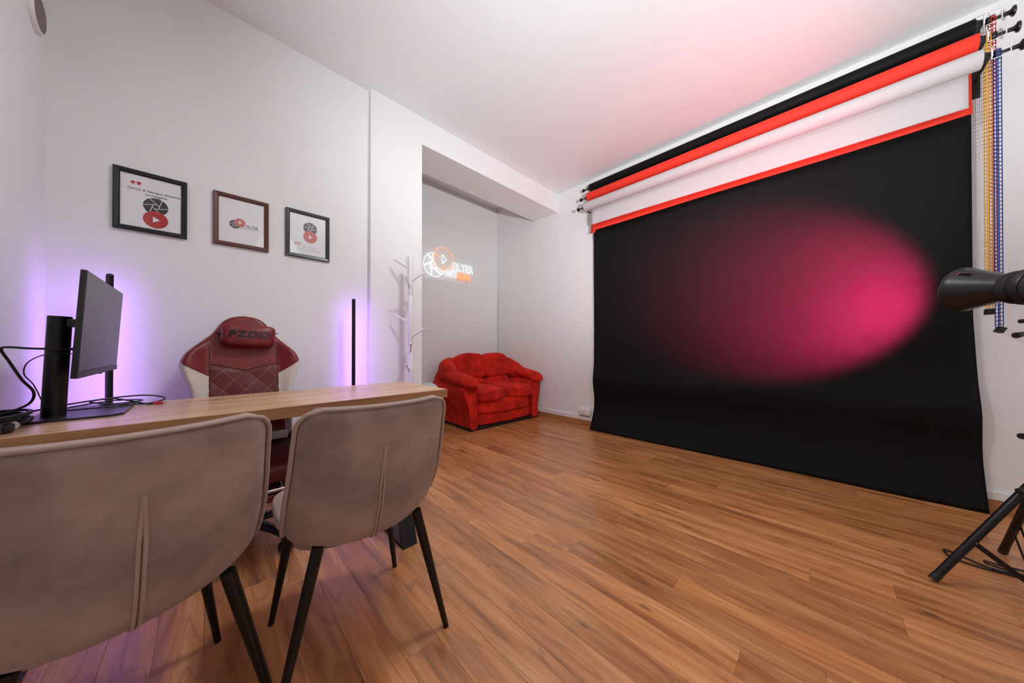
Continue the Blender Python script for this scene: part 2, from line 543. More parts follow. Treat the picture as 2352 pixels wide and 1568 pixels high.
# unseen flash head added behind the camera to light the room off the ceiling
fl = thing('added_flash', 'added black flash head on a stand behind the camera, tipped at the ceiling', 'studio light', (FLASH_POS[0], FLASH_POS[1], 0))
fd = (Vector(FLASH_AIM) - Vector(FLASH_POS)).normalized()
fo = Vector((0, 0, FLASH_POS[2]))
obj('pole', MB().lathe([(.014, .02), (.014, FLASH_POS[2] - .06)]), M_BLACKM, fl)
for k in range(3):
    a = R(200 + 120 * k)
    obj('leg', MB().tube([(0, 0, .32), (.26 * math.cos(a), .26 * math.sin(a), .011)], .010, 10), M_BLACKM, fl)
obj('housing', MB().lathe([(.02, .20), (.055, .195), (.06, .18), (.06, .0), (.052, 0), (.052, .03), (.01, .031)], fo, -fd, 28, cap=True), M_BLACK, fl, True, 50)
obj('flash_tube', MB().lathe([(.03, .02), (.03, .027)], fo, -fd, 20), emit('flash_glass', (1, .98, .95), 5.0, False), fl)
ld = bpy.data.lights.new('bounce_flash', 'SPOT')
ld.energy = FLASH; ld.color = (.93, .98, 1.0); ld.spot_size = R(86); ld.spot_blend = 1.0; ld.shadow_soft_size = .05
lo = bpy.data.objects.new('bounce_flash', ld); COL.objects.link(lo); lo.parent = fl
lo.location = fo + fd * .012
lo.rotation_euler = (-fd).to_track_quat('Z', 'Y').to_euler()

# ------------------------------------------------------------------ desk
DZ = 0.75
DX0, DX1, DY0, DY1 = -0.55, 1.053, 1.645, 2.252
desk = thing('desk', 'long oak topped desk with black splayed metal legs', 'desk', ((DX0 + DX1) / 2, (DY0 + DY1) / 2, 0))
cx, cy = desk.location.x, desk.location.y
hx, hy = (DX1 - DX0) / 2, (DY1 - DY0) / 2
obj('desk_top', MB().box(-hx, hx, -hy, hy, DZ - 0.05, DZ, bev=0.0012), M_DESK, desk, False)
obj('edge_band', MB().box(-hx, hx, -hy - .0015, -hy + .0005, DZ - .0495, DZ - .001), M_DESKE, desk, False)
for lx in (-0.44 - cx, 0.7275 - cx):
    for sgn in (-1, 1):
        top = (lx, sgn * (hy - .06)); bot = (lx, sgn * (hy + .16))
        m = MB()
        a, b = 0.0375, 0.011
        vs = []
        for (px, py), z in ((bot, 0.0), (top, DZ - .05)):
            vs += [(px - a, py - b, z), (px + a, py - b, z), (px + a, py + b, z), (px - a, py + b, z)]
        m.add(vs, [(0, 3, 2, 1), (4, 5, 6, 7), (0, 1, 5, 4), (1, 2, 6, 5), (2, 3, 7, 6), (3, 0, 4, 7)])
        obj('leg', m, M_BLACKM, desk, False)
    obj('leg_plate', MB().box(lx - .0375, lx + .0375, -hy + .04, hy - .04, DZ - .058, DZ - .05), M_BLACKM, desk, False)
    obj('foot_bar', MB().box(lx - .0375, lx + .0375, -hy - .16, hy + .16, 0, .012), M_BLACKM, desk, False)
obj('rail', MB().box(-.44 - cx, .7275 - cx, -.02, .02, DZ - .09, DZ - .058), M_BLACKM, desk, False)

# ------------------------------------------------------------------ velvet chairs
def build_chair(label):
    t = thing('visitor_chair', label, 'chair', (0, 0, 0), 0, 'taupe velvet chairs at the desk')
    prof = smooth_path([(0, -.06, .405), (0, -.16, .408), (0, -.225, .435), (0, -.262, .50), (0, -.290, .60), (0, -.318, .73), (0, -.345, .846)], 8)
    Ls = [0.0]
    for a, b in zip(prof, prof[1:]): Ls.append(Ls[-1] + (b - a).length)
    LT = Ls[-1]
    def C(s):
        s = max(0, min(LT, s))
        for i in range(len(Ls) - 1):
            if s <= Ls[i + 1]:
                tt = (s - Ls[i]) / (Ls[i + 1] - Ls[i])
                return prof[i].lerp(prof[i + 1], tt)
        return prof[-1]
    wtab = [(0, .195), (.07, .212), (.15, .226), (.22, .229), (.32, .228), (.43, .220), (LT, .209)]
    wrap = [(0, .0), (.07, .03), (.15, .075), (.22, .088), (.32, .078), (.43, .060), (LT, .046)]
    lift = [(0, .052), (.10, .052), (.18, .042), (.28, .015), (.36, 0)]
    rt, rb = .055, .10
    def half_w(s):
        w = interp(wtab, s)
        if s > LT - rt:
            q = s - (LT - rt); w = w - rt + math.sqrt(max(rt * rt - q * q, 0))
        if s < rb:
            q = rb - s; w = w - rb + math.sqrt(max(rb * rb - q * q, 0))
        return w
    def pos(a, s, off):
        w = half_w(s)
        wf = interp(wtab, s)
        x = a * w
        def base(ss, xx):
            c = C(ss)
            k = interp(wrap, ss)
            return Vector((xx, c.y + k * (xx / max(wf, .05)) ** 2, c.z + (0.006 + interp(lift, ss)) * abs(xx / wf) ** 3))
        p = base(s, x)
        ds = (base(min(s + .01, LT), x) - base(max(s - .01, 0), x))
        dx = base(s, x + .005) - base(s, x - .005)
        n = dx.cross(ds)          # points backwards or forwards
        n.normalize()
        if n.y > 0: n = -n        # rearward
        return p + n * off
    N, Mv = 36, 40
    def sp(i, n):                  # dense towards both ends
        return math.sin(PI / 2 * (2 * i / n - 1))
    TH = 0.021
    def surf(side):
        m = []
        for j in range(Mv + 1):
            b = sp(j, Mv); s = LT * (b + 1) / 2
            for i in range(N + 1):
                a = sp(i, N)
                # distance to the edge in metres
                e = min((1 - abs(a)) * half_w(s), LT - s, s + .0)
                k = min(1.0, e / 0.028)
                th = TH * math.sqrt(max(0, 1 - (1 - k) ** 2))
                m.append(pos(a, s, side * th - (0.021)))
        return m
    back = MB()
    A = surf(1.0); B = surf(-1.0)
    nv = (N + 1) * (Mv + 1)
    fs = []
    for j in range(Mv):
        for i in range(N):
            q = (j * (N + 1) + i, j * (N + 1) + i + 1, (j + 1) * (N + 1) + i + 1, (j + 1) * (N + 1) + i)
            fs.append(q); fs.append(tuple(reversed([k + nv for k in q])))
    back.add(A + B, fs)
    me = back.mesh('backrest')
    bm = bmesh.new(); bm.from_mesh(me)
    bmesh.ops.remove_doubles(bm, verts=list(bm.verts), dist=0.0004)
    bmesh.ops.recalc_face_normals(bm, faces=list(bm.faces))
    bm.to_mesh(me); bm.free()
    br = link('backrest', me, M_VELVET, t, True, 70)
    # piping round the edge
    path = []
    for j in range(6, 41):
        path.append(pos(-1, LT * j / 40, -.006))
    for i in range(1, 20):
        path.append(pos(-1 + 2 * i / 20, LT, -.006))
    for j in range(40, 5, -1):
        path.append(pos(1, LT * j / 40, -.006))
    obj('piping', MB().tube(path, 0.0055, 8), M_VELVETP, br, True, 80)
    # double stitched welt down the middle of the back
    for sgn in (-1, 1):
        path = []
        for j in range(25):
            u = j / 24
            s = LT * (.13 + .67 * u)
            off = sgn * (.0038 * min(1, (1 - u) * 4, u * 5 + .2) + .0006)
            path.append(pos(off / half_w(s), s, .0008))
        obj('welt', MB().tube(path, 0.0036, 8, sz=1.0), M_VELVETP, br, True, 80)
    path = [pos(0, LT * (.13 + .67 * j / 24), -.0006) for j in range(25)]
    obj('seam', MB().tube(path, 0.0022, 6), M_SEAM, br, True, 80)
    # seat
    def sf(q, r):
        z = r.z
        if q.z > 0: z += .012 * (1 - q.x ** 2) * (1 - q.y ** 2) - .014 * max(0, q.y) ** 3
        elif q.y < 0: z += .03 * -q.y
        return (r.x * (1 - .24 * max(0, -q.y) ** 1.5), r.y * (.92 if q.y < 0 else 1), z)
    seat = obj('seat', MB().blob((.226, .232, .036), (0, .02, .456), 5.0, 14, None, sf), M_VELVET, t, True, 80)
    # metal frame and legs
    fr = MB()
    fr.box(-.15, .15, .10, .125, .402, .415); fr.box(-.14, .14, -.10, -.075, .402, .415); fr.box(-.02, .02, -.10, .12, .402, .415)
    obj('seat_frame', fr, M_BLACKM, t, False)
    legs = [((-.16, .14, .425), (-.222, .21, 0)), ((.16, .14, .425), (.228, .205, 0)), ((-.140, -.175, .435), (-.246, -.205, 0)), ((.156, -.175, .435), (.250, -.222, 0))]
    for a, b in legs:
        a, b = Vector(a), Vector(b)
        obj('leg', MB().tube([a, a.lerp(b, .3), a.lerp(b, .97), b], [.0165, .0155, .0095, .0095], 14), M_BLACKM, t)
    return t
chairR = build_chair('taupe velvet chair nearer the red sofa, seen from behind')
chairL = copy_thing(chairR, 'taupe velvet chair cut off by the left edge, seen from behind', (-.156, 1.217, 0), R(12.4))
chairR.location = (.374, 1.198, 0); chairR.rotation_euler = (0, 0, R(-2.6))

# ------------------------------------------------------------------ gaming chair
def build_gaming_chair():
    g = thing('gaming_chair', 'red and cream racing style gaming chair behind the desk', 'chair', (.148, 2.22, 0))
    oy = 2.22
    def Y0(z): return 2.36 + (z - .9) * .25 - oy
    wt = [(.40, .205), (.60, .210), (.757, .216), (.805, .226), (.857, .246), (.90, .258), (.935, .258), (.98, .240), (1.02, .203), (1.08, .143), (1.14, .108), (1.165, .092), (1.182, .066), (1.193, .035), (1.197, .0)]
    # smooth the outline a little
    def W(z):
        return (interp(wt, z - .012) + 2 * interp(wt, z) + interp(wt, z + .012)) / 4 if z < 1.17 else interp(wt, z)
    ztab = [.42 + (1.1965 - .42) * i / 110 for i in range(111)]
    N = 72
    def front(a, z):
        w = W(z); x = a * w
        ax = abs(x)
        y = Y0(z)
        # side bolsters and shoulder wings come forward
        bol = max(0, (ax - .145) / .11)
        y -= .045 * math.sin(min(bol, 1) * PI / 2) ** 1.5 * (1 if z < 1.0 else max(0, 1 - (z - 1.0) / .1))
        edge = min((1 - abs(a)) * w, (1.197 - z) * 1.2)
        k = min(1, edge / .03)
        y += .03 * (1 - math.sqrt(max(0, 1 - (1 - k) ** 2)))
        # quilted diamonds
        if ax < .15 and z < .9 - .035 * (1 - ax / .15):
            p1 = ((x / .098) + (z - .877) / .108); p2 = ((x / .098) - (z - .877) / .108)
            y -= .007 * (abs(math.sin(PI * p1 / 2 * 1.0 + PI / 2 * 0)) * abs(math.sin(PI * p2 / 2))) ** .6
        return Vector((x, y, z))
    bm = bmesh.new()
    rows = []
    for z in ztab:
        rows.append([bm.verts.new(front(math.sin(PI / 2 * (2 * i / N - 1)), z)) for i in range(N + 1)])
    for r0, r1 in zip(rows, rows[1:]):
        for i in range(N):
            bm.faces.new((r0[i], r0[i + 1], r1[i + 1], r1[i]))
    def cut(p, q):           # cut along the line p-q in the x,z plane
        d = Vector((q[0] - p[0], 0, q[1] - p[1]))
        n = Vector((d.z, 0, -d.x)).normalized()
        bmesh.ops.bisect_plane(bm, geom=list(bm.verts) + list(bm.edges) + list(bm.faces), plane_co=Vector((p[0], 0, p[1])), plane_no=n, dist=1e-5)
    for s in (-1, 1):
        cut((s * .150, .5), (s * .150, 1.0))
        cut((s * .258, .930), (s * .150, .852))
        cut((s * .150, .918), (0, .878))
    def zone(c):
        ax = abs(c.x)
        if ax > .150:
            return 'cream' if c.z < .852 + (ax - .150) / .108 * .078 else 'wing'
        return 'quilt' if c.z < .878 + ax / .15 * .04 else 'head'
    full = bpy.data.meshes.new('tmp')
    bm.to_mesh(full); bm.free()
    vs = [v.co.copy() for v in full.vertices]
    sets = {}
    for p in full.polygons:
        zn = zone(p.center)
        if zn in ('cream', 'wing'): zn += 'L' if p.center.x < 0 else 'R'
        sets.setdefault(zn, []).append(tuple(p.vertices))
    names = {'head': ('upper_panel', M_LEATHER), 'quilt': ('quilted_panel', M_LEATHERD), 'wing': ('shoulder_wing', M_LEATHER), 'cream': ('side_bolster', M_CREAM)}
    for k in sorted(sets):
        nm, m = names[k.rstrip('LR')]
        me = bpy.data.meshes.new(nm)
        used = sorted({i for q in sets[k] for i in q}); mp = {i: n for n, i in enumerate(used)}
        me.from_pydata([vs[i] for i in used], [], [tuple(mp[i] for i in q) for q in sets[k]])
        o = link(nm, me, m, g, True, 80)
    bpy.data.meshes.remove(full)
    # back shell
    def shell(i, j):
        z = .42 + (1.196 - .42) * j
        a = math.sin(PI / 2 * (2 * i - 1)); p = front(a, z)
        dep = .075 * math.sqrt(max(0, 1 - abs(a) ** 4)) * min(1, (1.197 - z) / .04 + .05)
        return (p.x, Y0(z) + .028 + dep, z)
    obj('back_shell', MB().grid(shell, 40, 60), M_CREAM, g, True, 80)
    # cream piping round the outline
    path = []
    for z in ztab[::2]: path.append(Vector((-W(z), Y0(z) + .03, z)))
    for z in reversed(ztab[::2]): path.append(Vector((W(z), Y0(z) + .03, z)))
    obj('piping', MB().tube(path, .0065, 8), M_CREAM, g, True, 80)
    # stitching of the quilt and panel seams
    def on(x, z, d=.0015):
        p = front(x / max(W(z), .01), z); p.y -= d; return p
    def clipline(p, q, inside, nm, m, r=.0013, par=g):
        pts = []
        for i in range(41):
            x = p[0] + (q[0] - p[0]) * i / 40; z = p[1] + (q[1] - p[1]) * i / 40
            if inside(x, z): pts.append(on(x, z))
        if len(pts) > 2:
            obj(nm, MB().tube(pts, r, 6), m, par, True, 80)
    inq = lambda x, z: abs(x) < .149 and .6 < z < .876 + abs(x) / .15 * .04
    for k in range(-4, 5):
        x0 = k * .098
        clipline((x0 - .27, .877 - .2977), (x0 + .27, .877 + .2977), inq, 'stitch', M_THREAD)
        clipline((x0 - .27, .877 + .2977), (x0 + .27, .877 - .2977), inq, 'stitch', M_THREAD)
    dark = mat('leather_seam', rgb(62, 14, 16), 0.7)
    ok = lambda x, z: True
    for s in (-1, 1):
        clipline((0, .878), (s * .150, .918), ok, 'panel_seam', dark, .0016)
        clipline((s * .150, .60), (s * .150, 1.02), ok, 'panel_seam', dark, .0016)
        clipline((s * .150, .852), (s * .250, .925), ok, 'panel_seam', dark, .0016)
    # head pillow with its lettering and straps
    def pf(q, r):
        px, py, pz = r
        pz *= 1 + .16 * abs(q.x) ** 2.5 - .05
        px *= 1 - .05 * (1 - abs(q.z))
        pz -= .008 * (1 - q.x ** 2)
        d = noise.noise(Vector((r.x * 22, r.y * 10, r.z * 22))) * .004
        return (px, py + d, pz)
    rot = Matrix.Rotation(R(-12), 3, 'X') @ Matrix.Rotation(R(3.0), 3, 'Y')
    pc = Vector((.016, Y0(1.07) - .035, 1.079))
    pil = obj('head_pillow', MB().blob((.127, .045, .066), pc, 3.6, 16, rot, pf), M_LEATHER, g, True, 80)
    tm = text_mesh('PZDO', .052, True, 0, 'CENTER', .0008, .0016, .15, 1.12, 1.22)
    for v in tm.vertices:
        X, Z = v.co.x, v.co.y - .016
        qx = X / .127; qz = Z / .066
        yy = -.045 * max(0, 1 - abs(qx) ** 3.6 - abs(qz) ** 3.6) ** (1 / 3.6) - .0035
        p = rot @ Vector((X, yy - v.co.z, Z - .006))
        v.co = pc + p
    link('lettering', tm, mat('black_print', rgb(10, 10, 12), .5), pil, False)
    for s in (-1, 1):
        obj('strap', MB().tube([pc + Vector((s * .112, .01, .010)), pc + Vector((s * .128, .03, .014)), pc + Vector((s * .138, .062, .016))], .010, 8, sz=.3), M_BLACK, pil)
    # seat
    def stf(q, r):
        z = r.z
        if q.z > 0: z += .03 * max(0, abs(q.x) - .6) / .4 - .02 * max(0, q.y * -1) ** 4
        return (r.x * (1 - .06 * max(0, -q.y)), r.y, z)
    obj('seat', MB().blob((.255, .26, .062), (0, -.16, .42), 5, 14, None, stf), M_LEATHERD, g, True, 80)
    lum = obj('lumbar_pillow', MB().blob((.15, .05, .085), (.02, -.02, .565), 3.2, 14, Matrix.Rotation(R(-24), 3, 'X')), mat('plum_leatherette', rgb(112, 20, 36), .45, bump=.1), g, True, 80)
    obj('lumbar_band', MB().box(.075, .172, -.085, -.06, .50, .545, bev=.008), M_CREAM, lum)
    for s in (-1, 1):
        obj('seat_bolster', MB().blob((.045, .22, .05), (s * .225, -.14, .465), 3.5, 10), M_LEATHER, g, True, 80)
        # armrest
        ar = obj('armrest', MB().blob((.045, .13, .016), (s * .29, -.09, .635), 4, 10), M_BLACK, g, True, 80)
        obj('armrest_post', MB().box(s * .29 - .018, s * .29 + .018, -.10, -.04, .38, .63, bev=.006), M_BLACK, ar)
    # footrest folded under the seat, on two chrome bars
    ft = obj('footrest', MB().blob((.16, .09, .022), (0, -.33, .305), 5, 10), M_LEATHERD, g, True, 80)
    for s in (-1, 1):
        obj('footrest_bar', MB().cyl((s * .10, -.38, .335), (s * .10, -.05, .345), .008), M_CHROME, ft)
    obj('footrest_crossbar', MB().cyl((-.17, -.415, .342), (.17, -.415, .342), .009), M_CHROME, ft)
    # gas lift, star base and castors
    obj('mechanism', MB().box(-.09, .09, -.20, .02, .325, .36, bev=.006), M_BLACK, g)
    obj('gas_lift', MB().lathe([(.03, .10), (.03, .22), (.018, .22), (.018, .34)], (0, -.10, 0)), M_BLACKM, g)
    base = obj('hub', MB().lathe([(.045, .07), (.05, .09), (.045, .12)], (0, -.10, 0)), M_BLACK, g)
    for k in range(5):
        a = R(-63 + 72 * k)
        d = Vector((math.cos(a), math.sin(a), 0)); c = Vector((0, -.10, 0))
        obj('star_leg', MB().tube([c + d * .03 + Vector((0, 0, .10)), c + d * .2 + Vector((0, 0, .092)), c + d * .275 + Vector((0, 0, .075))], [.026, .021, .017], 10, sx=1.1, sz=.8), M_BLACK, base)
        p = c + d * .275
        w = d.cross(Vector((0, 0, 1)))
        cs = obj('castor', MB().lathe([(.022, -.026), (.028, -.022), (.028, -.006), (.014, -.005), (.014, .005), (.028, .006), (.028, .022), (.022, .026)], p + Vector((0, 0, .028)), w, 20), M_BLACK, g)
        obj('castor_hood', MB().lathe([(.012, .03), (.024, .045), (.02, .06), (.008, .075)], p, (0, 0, 1), 14), M_BLACK, cs)
    return g
build_gaming_chair()

# ------------------------------------------------------------------ monitor and things on the desk
mon = thing('monitor', 'black monitor on a round column stand, screen turned aside', 'monitor', (-.40, 1.985, DZ))
def L(x, y, z): return (x + .40, y - 1.985, z - DZ)
m = MB()
# base plate with clipped corners
pl = [(-.46, 1.873), (-.262, 1.873), (-.237, 1.90), (-.237, 2.09), (-.46, 2.09)]
vs = [L(a, b, DZ) for a, b in pl] + [L(a, b, DZ + .008) for a, b in pl]
k = len(pl)
m.add(vs, [tuple(reversed(range(k))), tuple(range(k, 2 * k))] + [(i, (i + 1) % k, (i + 1) % k + k, i + k) for i in range(k)])
obj('base_plate', m, mat('monitor_base_black', rgb(30, 29, 34), .38), mon, False)
tl = math.tan(R(2.0))
obj('column', MB().tube([L(-.409, 1.985, DZ + .006), L(-.409 + tl * .37, 1.985, DZ + .374)], .0275, 28), M_BLACKM, mon)
# panel: screen faces +x, tipped forward 3 degrees
tip = Matrix.Translation(Vector(L(-.29, 1.941, 1.083))) @ Matrix.Rotation(R(3.0), 4, 'Y') @ Matrix.Rotation(R(0.6), 4, 'Z')
pan = obj('panel', MB().box(-.013, 0, -.305, .305, -.172, .172, tip, bev=.002), M_BLACK, mon)
obj('screen', MB().box(-.001, .0008, -.3015, .3015, -.150, .1695, tip), mat('dark_screen', rgb(52, 50, 54), .3, spec=.6), pan, False)
obj('chin', MB().box(-.002, .0022, -.305, .305, -.172, -.152, tip, bev=.001), mat('chin_grey', rgb(44, 42, 46), .4), pan, False)
obj('power_button', MB().box(-.01, -.002, .03, .05, -.177, -.171, tip), M_BLACK, pan, False)
obj('back_hump', MB().box(-.032, -.0125, -.14, .14, -.11, .09, tip, bev=.006), M_BLACK, pan)
obj('mount_arm', MB().box(*[c for p in zip(L(-.40, 1.965, 1.085), L(-.325, 2.005, 1.115)) for c in p], bev=.003), M_BLACK, mon)

def cable(name, label, pts, r, m=M_BLACK, group=None, sub=8):
    o = obj(name, MB().tube(smooth_path(pts, sub), r, 8), m, None, True, 80)
    return tag(o, label, 'cable', group)
red = mat('red_plug', rgb(214, 26, 52), .4)
# video cable looping from the screen's back round the column
vc = thing('video_cable', 'black cable with red plug looping out left of the monitor column', 'cable', (-.42, 1.93, DZ))
def LV(p): return (p[0] + .42, p[1] - 1.93, p[2] - DZ)
pts = [(-.345, 1.90, 1.003), (-.375, 1.875, 1.003), (-.43, 1.862, 1.006), (-.474, 1.868, 1.010), (-.486, 1.885, 1.0), (-.475, 1.90, .96), (-.455, 1.91, .90), (-.436, 1.925, .855), (-.447, 1.94, .815), (-.485, 1.94, .79), (-.53, 1.91, .772)]
obj('cord', MB().tube(smooth_path([LV(p) for p in pts], 8), .0036, 8), M_BLACK, vc, True, 80)
obj('plug', MB().tube([LV(p) for p in ((-.352, 1.895, 1.003), (-.322, 1.92, 1.003))], .007, 8), red, vc)
cable('thin_cable', 'thin black cable hanging in front of the monitor column', [(-.34, 1.91, .985), (-.40, 1.88, .985), (-.437, 1.885, .96), (-.447, 1.893, .92), (-.43, 1.90, .88), (-.414, 1.905, .82), (-.409, 1.93, .79)], .0017)
# loop with the red plug on the right of the stand
lc = thing('usb_cable', 'black looped cable with a red plug beside the monitor base', 'cable', (-.25, 2.12, DZ))
def LL(p): return (p[0] + .25, p[1] - 2.12, p[2] - DZ)
pts = [(-.47, 2.02, .775), (-.40, 2.08, .785), (-.30, 2.17, .79), (-.22, 2.24, .785), (-.165, 2.24, .772), (-.155, 2.20, .762), (-.20, 2.14, .757), (-.27, 2.12, .765), (-.35, 2.11, .785), (-.30, 2.14, .79), (-.25, 2.14, .775), (-.20, 2.12, .757), (-.178, 2.118, .756)]
obj('cord', MB().tube(smooth_path([LL(p) for p in pts], 8), .0032, 8), M_BLACK, lc, True, 80)
obj('plug', MB().tube([LL(p) for p in ((-.180, 2.118, .7575), (-.172, 2.116, .758), (-.158, 2.112, .758), (-.150, 2.11, .758))], [.0045, .008, .008, .0055], 8, sz=.8), red, lc)
obj('plug_tip', MB().tube([LL(p) for p in ((-.151, 2.11, .758), (-.140, 2.107, .760))], .0035, 8, sz=.5), M_CHROME, lc)
cable('coiled_cable', 'black cable crossing behind the monitor base', [(-.45, 2.06, .76), (-.38, 2.13, .772), (-.31, 2.19, .775), (-.25, 2.22, .77), (-.22, 2.19, .767), (-.27, 2.14, .766), (-.33, 2.13, .766)], .0028)
# keyboard-like dark slab behind the base and a tablet
tag(obj('tablet', MB().box(-.42, -.24, 2.115, 2.235, DZ + .0005, DZ + .011, bev=.003), mat('dark_slate', rgb(52, 48, 58), .4), None), 'flat dark tablet lying behind the monitor base', 'tablet')
# tangle of cables left of the stand
rnd = random.Random(3)
for i, lab in enumerate(('topmost loop of the black cable tangle at the left desk end', 'widest loop of the black cable tangle at the left desk end', 'inner loop of the black cable tangle at the left desk end',
                         'lowest loop of the black cable tangle at the left desk end', 'flattened loop of the black cable tangle at the left desk end', 'loop of the black cable tangle nearest the monitor column')):
    pts = []
    cxx, cyy = -.487 + rnd.uniform(-.01, .01), 1.83 + rnd.uniform(-.015, .03)
    for j in range(16):
        a = 2 * PI * j / 16 * 1.5 + i
        rr = .062 + rnd.uniform(-.012, .012)
        pts.append((max(cxx + math.cos(a) * rr * .85, XL + .012), cyy + math.sin(a) * (rr + .05), DZ + .006 + i * .007 + rnd.uniform(0, .006)))
    cable('tangled_cable', lab, pts, .0042, group='tangled cables on the desk', sub=6)
# power bricks, dongle and white plug
pb = thing('power_adapter', 'black power adapter lying in front of the cable tangle', 'adapter', (-.49, 1.725, DZ))
obj('body', MB().box(-.062, .048, -.022, .022, .0005, .028, Matrix.Rotation(R(8), 4, 'Z'), bev=.006), mat('adapter_grey', rgb(64, 60, 60), .5), pb)
obj('socket', MB().box(.047, .066, -.014, .014, .004, .024, Matrix.Rotation(R(8), 4, 'Z'), bev=.003), M_BLACK, pb)
wp = thing('white_plug', 'white cylindrical plug beside the monitor base corner', 'plug', (-.447, 1.795, DZ))
obj('body', MB().tube([(-.015, .03, .02), (.008, -.012, .014)], .0125, 16), mat('plug_white', rgb(220, 214, 212), .45), wp)
obj('cord', MB().tube(smooth_path([(-.014, .028, .02), (-.03, .06, .015), (-.05, .08, .006)], 6), .003, 8), M_BLACK, wp)

# ------------------------------------------------------------------ corner led lamps
M_LED = emit('purple_led', (0.46, 0.20, 1.0), PURPLE)
def corner_lamp(label, loc, face):
    t = thing('floor_lamp', label, 'lamp', loc, 0, 'black led corner lamps')
    d = Vector((math.cos(face), math.sin(face), 0)); w = Vector((-d.y, d.x, 0))
    m = MB(); m.box(-.07, .07, -.05, .05, 0, .014, Matrix.Rotation(face, 4, 'Z'), bev=.004)
    obj('base', m, M_BLACKM, t)
    prof = [(-.011, .0), (-.0095, -.0075), (0, -.0115), (.0095, -.0075), (.011, 0), (.011, .008), (-.011, .008)]
    m = MB(); k = len(prof)
    vs = [w * a + d * b + Vector((0, 0, z)) for z in (.014, 1.365) for a, b in prof]
    m.add(vs, [tuple(reversed(range(k))), tuple(range(k, 2 * k))] + [(i, (i + 1) % k, (i + 1) % k + k, i + k) for i in range(k)])
    obj('pole', m, M_BLACKM, t, True, 50)
    obj('end_cap', MB().tube([(0, 0, 1.364), (0, 0, 1.372), (0, 0, 1.376)], [.0125, .0125, .007], 14), M_BLACK, t)
    m = MB()
    vs = [w * a + d * b + Vector((0, 0, z)) for z in (.03, 1.355) for a, b in ((-.009, .0082), (.009, .0082), (.009, .0115), (-.009, .0115))]
    m.add(vs, [(3, 2, 1, 0), (4, 5, 6, 7)] + [(i, (i + 1) % 4, (i + 1) % 4 + 4, i + 4) for i in range(4)])
    obj('led_strip', m, M_LED, t, False)
    return t
corner_lamp('black led corner lamp behind the monitor, glowing purple on the wall', (-.357, 2.50, 0), R(125))
corner_lamp('black led corner lamp between the gaming chair and the column', (.775, 2.50, 0), R(50))

# ------------------------------------------------------------------ framed prints
M_PRINT = mat('print_paper', rgb(246, 246, 250), .6)
M_INK = mat('ink_black', rgb(40, 38, 40), .6)
M_INKG = mat('ink_grey', rgb(84, 84, 88), .6)
M_INKR = mat('ink_red', rgb(190, 32, 36), .6)
M_INKP = mat('ink_pale_red', rgb(214, 120, 118), .6)
M_GLASS = glass_mat('picture_glass')
def flat(me, x, z, y, name, m, parent):
    me.transform(Matrix.Translation((x, y, z)) @ WALLPLANE)
    return link(name, me, m, parent, False)
def disc_mesh(r, n=48):
    mb = MB(); mb.add([(r * math.cos(2 * PI * i / n), r * math.sin(2 * PI * i / n), 0) for i in range(n)], [tuple(range(n))])
    return mb.mesh('disc')
def strip_mesh(segs, w):
    mb = MB()
    for (a, b) in segs:
        a, b = Vector((*a, 0)), Vector((*b, 0)); d = (b - a).normalized(); n = Vector((-d.y, d.x, 0)) * w / 2
        mb.add([a - n, b - n, b + n, a + n], [(0, 1, 2, 3)])
    return mb.mesh('strips')
def iris_lines(r, ph=0.3, inner=.30):
    segs = []
    hexp = [(r * inner * math.cos(ph + i * PI / 3), r * inner * math.sin(ph + i * PI / 3)) for i in range(6)]
    for i in range(6):
        a = Vector((*hexp[i], 0)); b = Vector((*hexp[(i + 1) % 6], 0))
        d = (b - a).normalized()
        # extend from corner a through b out to the rim
        tt = -b.dot(d) + math.sqrt(b.dot(d) ** 2 - b.length ** 2 + r * r)
        e = b + d * tt
        segs.append(((a.x, a.y), (e.x, e.y)))
    return segs
def triangle(r):
    mb = MB(); mb.add([(-r * .6, -r * .95, 0), (r, 0, 0), (-r * .6, r * .95, 0)], [(0, 1, 2)])
    return mb.mesh('triangle')
def quote_marks(s):
    mb = MB()
    for ox in (0, s * 1.15):
        n = 20
        mb.add([(ox + s * .5 * math.cos(2 * PI * i / n), s * .42 * math.sin(2 * PI * i / n), 0) for i in range(n)], [tuple(range(n))])
        mb.add([(ox - s * .45, -s * .1, 0), (ox - s * .2, -s * .3, 0), (ox + s * .25, -s * .72, 0), (ox + s * .1, -s * .74, 0), (ox - s * .3, -s * .55, 0)], [(4, 3, 2, 1, 0)])
    return mb.mesh('quote')
def iris_logo(pr, x, z, r, y, ink, ph=0.35):
    e = flat(disc_mesh(r), x, z, y, 'iris_emblem', ink, pr)
    flat(strip_mesh(iris_lines(r, ph), r * .06), x, z, y - .0004, 'iris_lines', M_PRINT, pr)
def play_logo(pr, x, z, r, y, ink):
    flat(disc_mesh(r), x, z, y - .0008, 'play_disc', ink, pr)
    flat(triangle(r * .36), x - r * .0, z, y - .0012, 'play_triangle', M_PRINT, pr)
